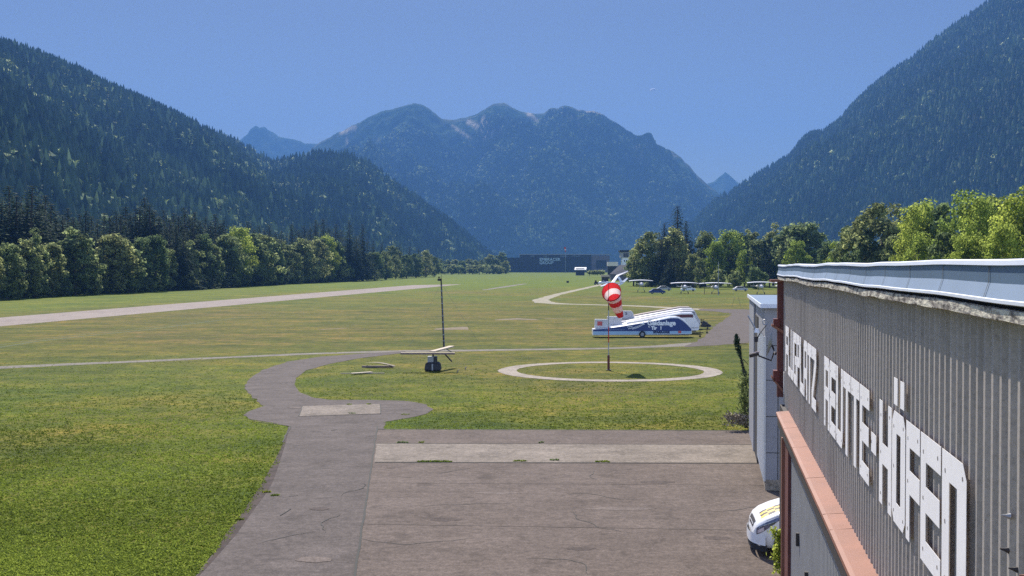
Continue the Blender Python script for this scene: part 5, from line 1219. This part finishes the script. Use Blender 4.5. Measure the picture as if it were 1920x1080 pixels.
# dark barn roof under the tower
DBn = 600
bn = empty('barn', (P(1165, 510, DBn).x, DBn, 0), 0, 'dark barn with a steep slate-grey roof below the white tower', 'barn')
mb = MB(); e = lambda px, py, d: P(px, py, d)
mb.add([e(1143, 514, DBn - 4), e(1196, 516, DBn - 4), e(1190, 496.5, DBn + 4), e(1162, 496.5, DBn + 4), e(1196, 514, DBn + 12), e(1143, 514, DBn + 12)], [(0, 1, 2, 3), (3, 2, 4, 5), (0, 3, 5), (1, 4, 2)]); mb.build('roof', M['stone_roof'], bn)
a = e(1147, 515, DBn - 3); b = e(1193, 515, DBn); mb = MB(); mb.box(a.x, b.x, DBn - 3, DBn + 10, 0, a.z); mb.build('wall', M['hall_brown'], bn)
# small pieces near the barn
for px0, px1, yt, yb, d, m1, m2, lab, nm in ((1139, 1159, 490.5, 497, 700, 'house', 'hall', 'low shed with a cream roof edge between the hall and the tower', 'shed'), (1127, 1142.5, 515.5, 520.5, 420, 'plank', 'dark_steel', 'tall trailer cart with an orange-brown top behind the aircraft', 'cart')):
    o = empty(nm, (P(px0, 500, d).x, d, 0), 0, lab, nm)
    a = P(px0, yb, d); b = P(px1, yt, d)
    mb = MB(); mb.box(a.x, b.x, d - .2, d + 4, max(.5, a.z - .6), b.z - .2) if nm == 'shed' else mb.box(a.x, b.x, d - .2, d + 2, b.z - .75, b.z); mb.build('roof' if nm == 'shed' else 'load', M[m1], o)
    mb = MB(); mb.box(a.x + .3, b.x - .3, d, d + 3 if nm == 'shed' else d + 1.8, .35 if nm == 'cart' else 0, (a.z - .6 if a.z - .6 > .6 else .6) if nm == 'shed' else b.z - .76); mb.build('wall' if nm == 'shed' else 'frame', M[m2], o)
    if nm == 'cart':
        for sx in (a.x + .6, b.x - .6): wheel_parts(o, Vector((sx, d + .2, .4)), .4)
# distant windsock
p = P(1060, 478, 1300); ow = empty('windsock', (p.x, 1300, 0), 0, 'tiny far red and white windsock standing above the black hall roof', 'windsock')
mb = MB(); mb.tube([(p.x, 1300, 0), (p.x, 1300, P(1060, 463, 1300).z)], .18, 6); mb.build('pole', M['steel'], ow)
for i, (y0, y1, mt) in enumerate(((463.5, 466.5, 'sock_red'), (466.5, 469.5, 'sock_white'), (469.5, 472.5, 'sock_red'))):
    mb = MB(); mb.tube([P(1059 + .5 * i, y0, 1299.5), P(1059.5 + .5 * i, y1, 1299.5)], [1.1 - .2 * i, .95 - .2 * i], 8); mb.build('fabric_band', M[mt], ow)
# black field box
p = G(1064.5, 530.5); fb_ = empty('field_box', p, 0, 'small black equipment box on the grass left of the parked aircraft', 'box')
mb = MB(); mb.box(p.x - .55, p.x + .55, p.y, p.y + .9, .15, .9); mb.build('housing', M['black_tar'], fb_, bevel=.05); mb = MB(); mb.box(p.x - .45, p.x + .45, p.y + .1, p.y + .8, 0, .15); mb.build('skid', M['steel'], fb_)
p = G(1068.5, 500 + 31); 
# hedge before the hall
hd = empty('hedge', (P(1115, 512, 780).x, 780, 0), 0, 'low dark hedge between the field shed and the barn', 'hedge')
leafcloud('foliage', [P(1104 + i * 1.6, 511, 780) for i in range(18)], [1.2] * 18, 60, .9, M['broadleaf'], hd, 12)
# cream house peeping right
for px, w_, yt, d, lab in ((1536, 9, 478, 420, 'cream house wall peeping between the trees above the hangar roof'), (1574, 6, 480, 420, 'small cream gable seen right of the cream house')):
    h_ = empty('house', (P(px, 480, d).x, d, 0), 0, lab, 'house'); wallbox('wall', 'house', px - w_ / 2 - 2, px + w_ / 2 + 2, yt, d, 8, h_)
    a = P(px - w_ / 2 - 3, yt, d); b = P(px + w_ / 2 + 3, yt, d); mb = MB(); m_ = (a.x + b.x) / 2
    mb.add([(a.x, d - .5, a.z), (b.x, d - .5, a.z), (b.x, d + 8.5, a.z), (a.x, d + 8.5, a.z), (m_, d - .5, a.z + 1.6), (m_, d + 8.5, a.z + 1.6)], [(0, 1, 4), (2, 3, 5), (0, 4, 5, 3), (1, 2, 5, 4)]); mb.build('roof', M['stone_roof'], h_)
    for s_ in (-.35, .15):
        mb = MB(); mb.box(m_ + s_ - .1, m_ + s_ + .35, d - .04, d + .02, a.z - 1.6, a.z - .6); mb.build('window', M['glass'], h_)

# ------------------------------------------------------------------ glider with V tail
DG = 335
gl_ = empty('glider', (P(1150, 500, DG).x, DG, 0), 0, 'white glider with a raised wing and T-shaped tail parked behind the windsock', 'glider')
def loft(pts, rads, mat, name, par, n=10): mb = MB(); mb.tube(pts, rads, n); return mb.build(name, M[mat], par, smooth=True)
fus = [P(1121, 531.5, DG), P(1124, 530.5, DG), P(1132, 530, DG + .3), P(1142, 531, DG + .6), P(1155, 531.5, DG + 1), P(1169, 529, DG + 1.4)]
loft(fus, [.08, .42, .5, .42, .2, .12], 'white', 'fuselage', gl_)
loft([P(1127, 528.6, DG), P(1132, 527.4, DG + .2), P(1137, 528.4, DG + .3)], [.15, .32, .12], 'glass', 'canopy', gl_)
def slab(pts, th, mat, name, par):
    mb = MB(); n = len(pts); vs = list(pts) + [p + Vector((0, .02, -th)) for p in pts]
    mb.add(vs, [tuple(range(n)), tuple(range(2 * n - 1, n - 1, -1))] + [(i, (i + 1) % n, n + (i + 1) % n, n + i) for i in range(n)]); return mb.build(name, M[mat], par)
slab([P(1143, 533, DG), P(1150, 533, DG), P(1160, 517, DG + 4), P(1156, 515.5, DG + 4.6)], .10, 'white', 'wing', gl_)
slab([P(1156, 515.5, DG + 4.6), P(1160, 517, DG + 4), P(1178, 508.6, DG + 8), P(1177, 507.4, DG + 8.2)], .10, 'white_dirty', 'wing', gl_)
slab([P(1138, 531, DG - .2), P(1143, 532.5, DG - .3), P(1128, 537, DG - 5), P(1125, 536, DG - 5)], .08, 'white', 'wing', gl_)
slab([P(1158, 519, DG + 2.2), P(1161.5, 518.5, DG + 2.2), P(1169, 530, DG + 1.2), P(1163.5, 530.5, DG + 1.2)], .12, 'white', 'tail_fin', gl_)
slab([P(1166, 528, DG + 1), P(1171, 529, DG + 1), P(1177.5, 521.5, DG + 3), P(1175, 521, DG + 3)], .12, 'white', 'tail_fin', gl_)
slab([P(1154, 536, DG - .5), P(1156, 538, DG - .5), P(1170, 530, DG + 1), P(1166, 530, DG + 1)], .12, 'white', 'tailplane', gl_)
wheel_parts(gl_, P(1135, 534, DG - .1), .28)
tg = G(1118, 534); tc = empty('tractor', (tg.x, tg.y, 0), 0, 'small dark tow tractor left of the glider nose', 'tractor')
mb = MB(); mb.box(tg.x - .7, tg.x + .9, tg.y, tg.y + 1.2, .4, 1.1); mb.build('bonnet', M['black_tar'], tc, bevel=.08)
mb = MB(); mb.box(tg.x - .5, tg.x + .2, tg.y + .1, tg.y + 1.1, 1.1, 1.75); mb.build('cab', M['dark_steel'], tc, bevel=.08); wheel_parts(tc, Vector((tg.x - .45, tg.y - .05, .45)), .45); wheel_parts(tc, Vector((tg.x + .65, tg.y - .05, .32)), .32)

# white-topped parked things behind (their lower halves lie behind the photograph's privacy bar)
def canopy_roof(px0, px1, ytop, basey, lab, grp='white covers parked before the trees'):
    d = dist_of(basey); o = empty('covered_aircraft', (P((px0 + px1) / 2, 500, d).x, d, 0), 0, lab, 'covered aircraft', grp)
    a = P(px0, ytop, d); b = P(px1, ytop, d); W_ = b.x - a.x; zt = a.z
    mb = MB(); mb.grid(lambda u, v: Vector((a.x + W_ * u, d + 3.2 * v, zt - .55 + .55 * math.sin(math.pi * (.12 + .76 * u)) ** .6 * (1 - .25 * (2 * v - 1) ** 2))), 20, 8)
    mb.grid(lambda u, v: Vector((a.x + W_ * u, d + 3.2 * v, zt - .68 + .5 * math.sin(math.pi * (.12 + .76 * u)) ** .6 * (1 - .25 * (2 * v - 1) ** 2))), 20, 8); mb.build('cover', M['white'], o, smooth=True)
    cx = (a.x + b.x) / 2; fz = max(1.0, zt - 1.35)
    mb = MB(); mb.tube([(cx, d - 1.6, fz - .1), (cx, d - 1.3, fz), (cx, d, fz + .1), (cx, d + 2.6, fz + .1), (cx, d + 6.5, fz + .1)], [.12, .45, .62, .5, .12], 12); mb.build('fuselage', M['white_dirty'], o, smooth=True)
    mb = MB(); mb.tube([(cx, d - .75, fz + .28), (cx, d + .1, fz + .62), (cx, d + 1.4, fz + .55)], [.2, .42, .3], 10); mb.build('canopy', M['glass'], o, smooth=True)
    for s_ in (-1, 1): mb = MB(); mb.tube([(cx + s_ * .4, d + .3, fz - .3), (cx + s_ * W_ * .3, d + .3, zt - .62)], .04, 5); mb.build('strut', M['steel'], o)
    for s_ in (-1, 1): mb = MB(); mb.tube([(cx + s_ * .3, d + .3, fz - .3), (cx + s_ * .9, d + .3, .3)], .05, 5); mb.build('landing_leg', M['steel'], o); wheel_parts(o, Vector((cx + s_ * .95, d + .3, .28)), .28, .14, Vector((1, 0, 0)))
    mb = MB(); mb.box(cx - 1.3, cx + 1.3, d + 6.0, d + 6.8, fz + .1, fz + .16); mb.build('tailplane', M['white'], o)
    return o
canopy_roof(1180, 1225, 524.5, 548, 'light aircraft under a curved white wing cover right of the glider tail')
canopy_roof(1258, 1310, 529, 551, 'light aircraft under a long white wing cover left of the thin lamp post')
canopy_roof(1312, 1372, 529.5, 551, 'light aircraft under a long white wing cover between the lamp posts')
canopy_roof(1402, 1452, 528, 552, 'light aircraft under a white wing cover beside the annex roof')
canopy_roof(1455, 1475, 528, 552, 'light aircraft partly hidden under a white wing cover at the hangar corner')
def car(px, basey, mat, lab):
    g = G(px, basey); o = empty('parked_car', g, 0, lab, 'car', 'cars parked before the trees')
    pr = [(-2.1, .3), (-2.15, .75), (-1.6, .9), (-1.0, 1.38), (.6, 1.42), (1.3, .98), (2.0, .82), (2.15, .5), (2.1, .3)]
    mb = MB(); mb.prism(pr, lambda a, b, k: g + Vector((a, k, b)), -.8, .8); b = mb.build('body', M[mat], o, bevel=.05)
    mb = MB(); mb.prism([(-1.35, .95), (-.95, 1.3), (.52, 1.34), (1.05, .98)], lambda a, b, k: g + Vector((a, k, b)), -.815, -.80); mb.build('side_window', M['glass'], o)
    for x_ in (-1.35, 1.35): wheel_parts(o, g + Vector((x_, -.74, .31)), .31)
    return o
car(1245, 545, 'steel', 'silver car parked before the dark conifers'); car(1290, 546, 'white', 'white car parked before the dark conifers'); car(1388, 546, 'white_dirty', 'off-white car parked left of the annex roof'); car(1232, 551, 'navy', 'dark blue car parked right of the covered aircraft')

# lamp posts
for px, yt, d, r_, mt, lab in ((1321, 505, 300, .07, 'dark_steel', 'thin dark lamp post before the grey birch'), (1347, 490, 290, .11, 'steel', 'thicker grey lamp post left of the bright trees')):
    p = P(px, yt, d); o = empty('lamp_post', (p.x, d, 0), 0, lab, 'lamp post', 'posts behind the aircraft')
    mb = MB(); mb.tube([(p.x, d, 0), (p.x, d, p.z)], [r_, r_ * .7], 7); mb.build('pole', M[mt], o)
    mb = MB(); mb.tube([(p.x, d, p.z), (p.x, d - .5, p.z + .05)], [.06, .10], 6); mb.build('lamp_head', M['dark_steel'], o)
# white posts by the yard
for px, lab in ((1372, 'left thin white guy post above the gravel yard'), (1389, 'right thin white guy post above the gravel yard')):
    g = G(px, 576); mb = MB(); mb.tube([g, g + Vector((.6 if px < 1380 else -.5, 0, 1.9))], .03, 5); tag(mb.build('guy_post', M['ring'], loc=g), lab, 'post')
# clumps of weeds in pavement joints
for i, (px, py, w_, lab) in enumerate(((755, 831, 18, 'small weed tuft on the far edge of the concrete strip'), (790, 831, 6, 'tiny weed tuft right of the first on the concrete strip edge'), (815, 867, 60, 'long low line of weeds on the near edge of the concrete strip'), (1040, 864, 14, 'upright weed clump at the middle of the concrete strip edge'), (975, 866, 20, 'low weeds left of the upright clump'), (1130, 867, 22, 'low weeds right of the upright clump'), (1015, 831, 6, 'tiny weed on the far strip edge'), (655, 759, 6, 'dark weed on the far edge of the concrete slab'), (692, 759, 5, 'small weed at the slab far right edge'), (660, 776, 9, 'dark weed on the near slab edge'), (515, 930, 9, 'dark weed on the crumbled taxiway edge'), (500, 924, 10, 'second weed on the crumbled taxiway edge'), (760, 778, 12, 'flat weed on the curved path tongue'), (450, 975, 9, 'dark weed low on the crumbled taxiway edge'))):
    g = G(px, py); o = empty('weed', g, 0, lab, 'weed', 'weeds in the pavement joints'); n_ = max(3, int(w_ / 2.5))
    leafcloud('foliage', [G(px + (k_ / max(1, n_ - 1) - .5) * w_, py + rt.uniform(-.6, .6)) + Vector((0, 0, .03)) for k_ in range(n_)], [.05] * n_, 30, .055, M['leaf_blade'] if i % 3 else M['broadleaf'], o, 30 + i, .6)
# little cloud wisp
cw = P(1225, 168, 11500); mb = MB()
bm = bmesh.new()
for dx, dz, s in ((-25, -6, 10), (-12, 2, 13), (0, 6, 11), (12, 0, 12), (24, 2, 9)):
    r_ = bmesh.ops.create_icosphere(bm, subdivisions=2, radius=s, matrix=Matrix.Translation((dx, 0, dz)) @ Matrix.Diagonal((1.6, 1.2, .5, 1)))
me = bpy.data.meshes.new('cloud'); bm.to_mesh(me); bm.free(); me.materials.append(M['cloud'])
tag(link('cloud', me, loc=cw), 'tiny white cloud wisp alone in the blue sky', 'cloud')

# ------------------------------------------------------------------ haze
hm = bpy.data.materials.new('haze'); hm.use_nodes = True; n = hm.node_tree; n.nodes.clear()
ho = n.nodes.new('ShaderNodeOutputMaterial'); pv = n.nodes.new('ShaderNodeVolumePrincipled'); n.links.new(pv.outputs[0], ho.inputs['Volume'])
pv.inputs['Color'].default_value = (.150, .345, .76, 1); pv.inputs['Density'].default_value = 1.3e-4; pv.inputs['Anisotropy'].default_value = 0.0
mb = MB(); mb.box(-7600, 7600, -500, 8900, -30, 1100); o = mb.build('haze', hm); tag(o, kind='stuff', label='thin blue valley haze', cat='haze')
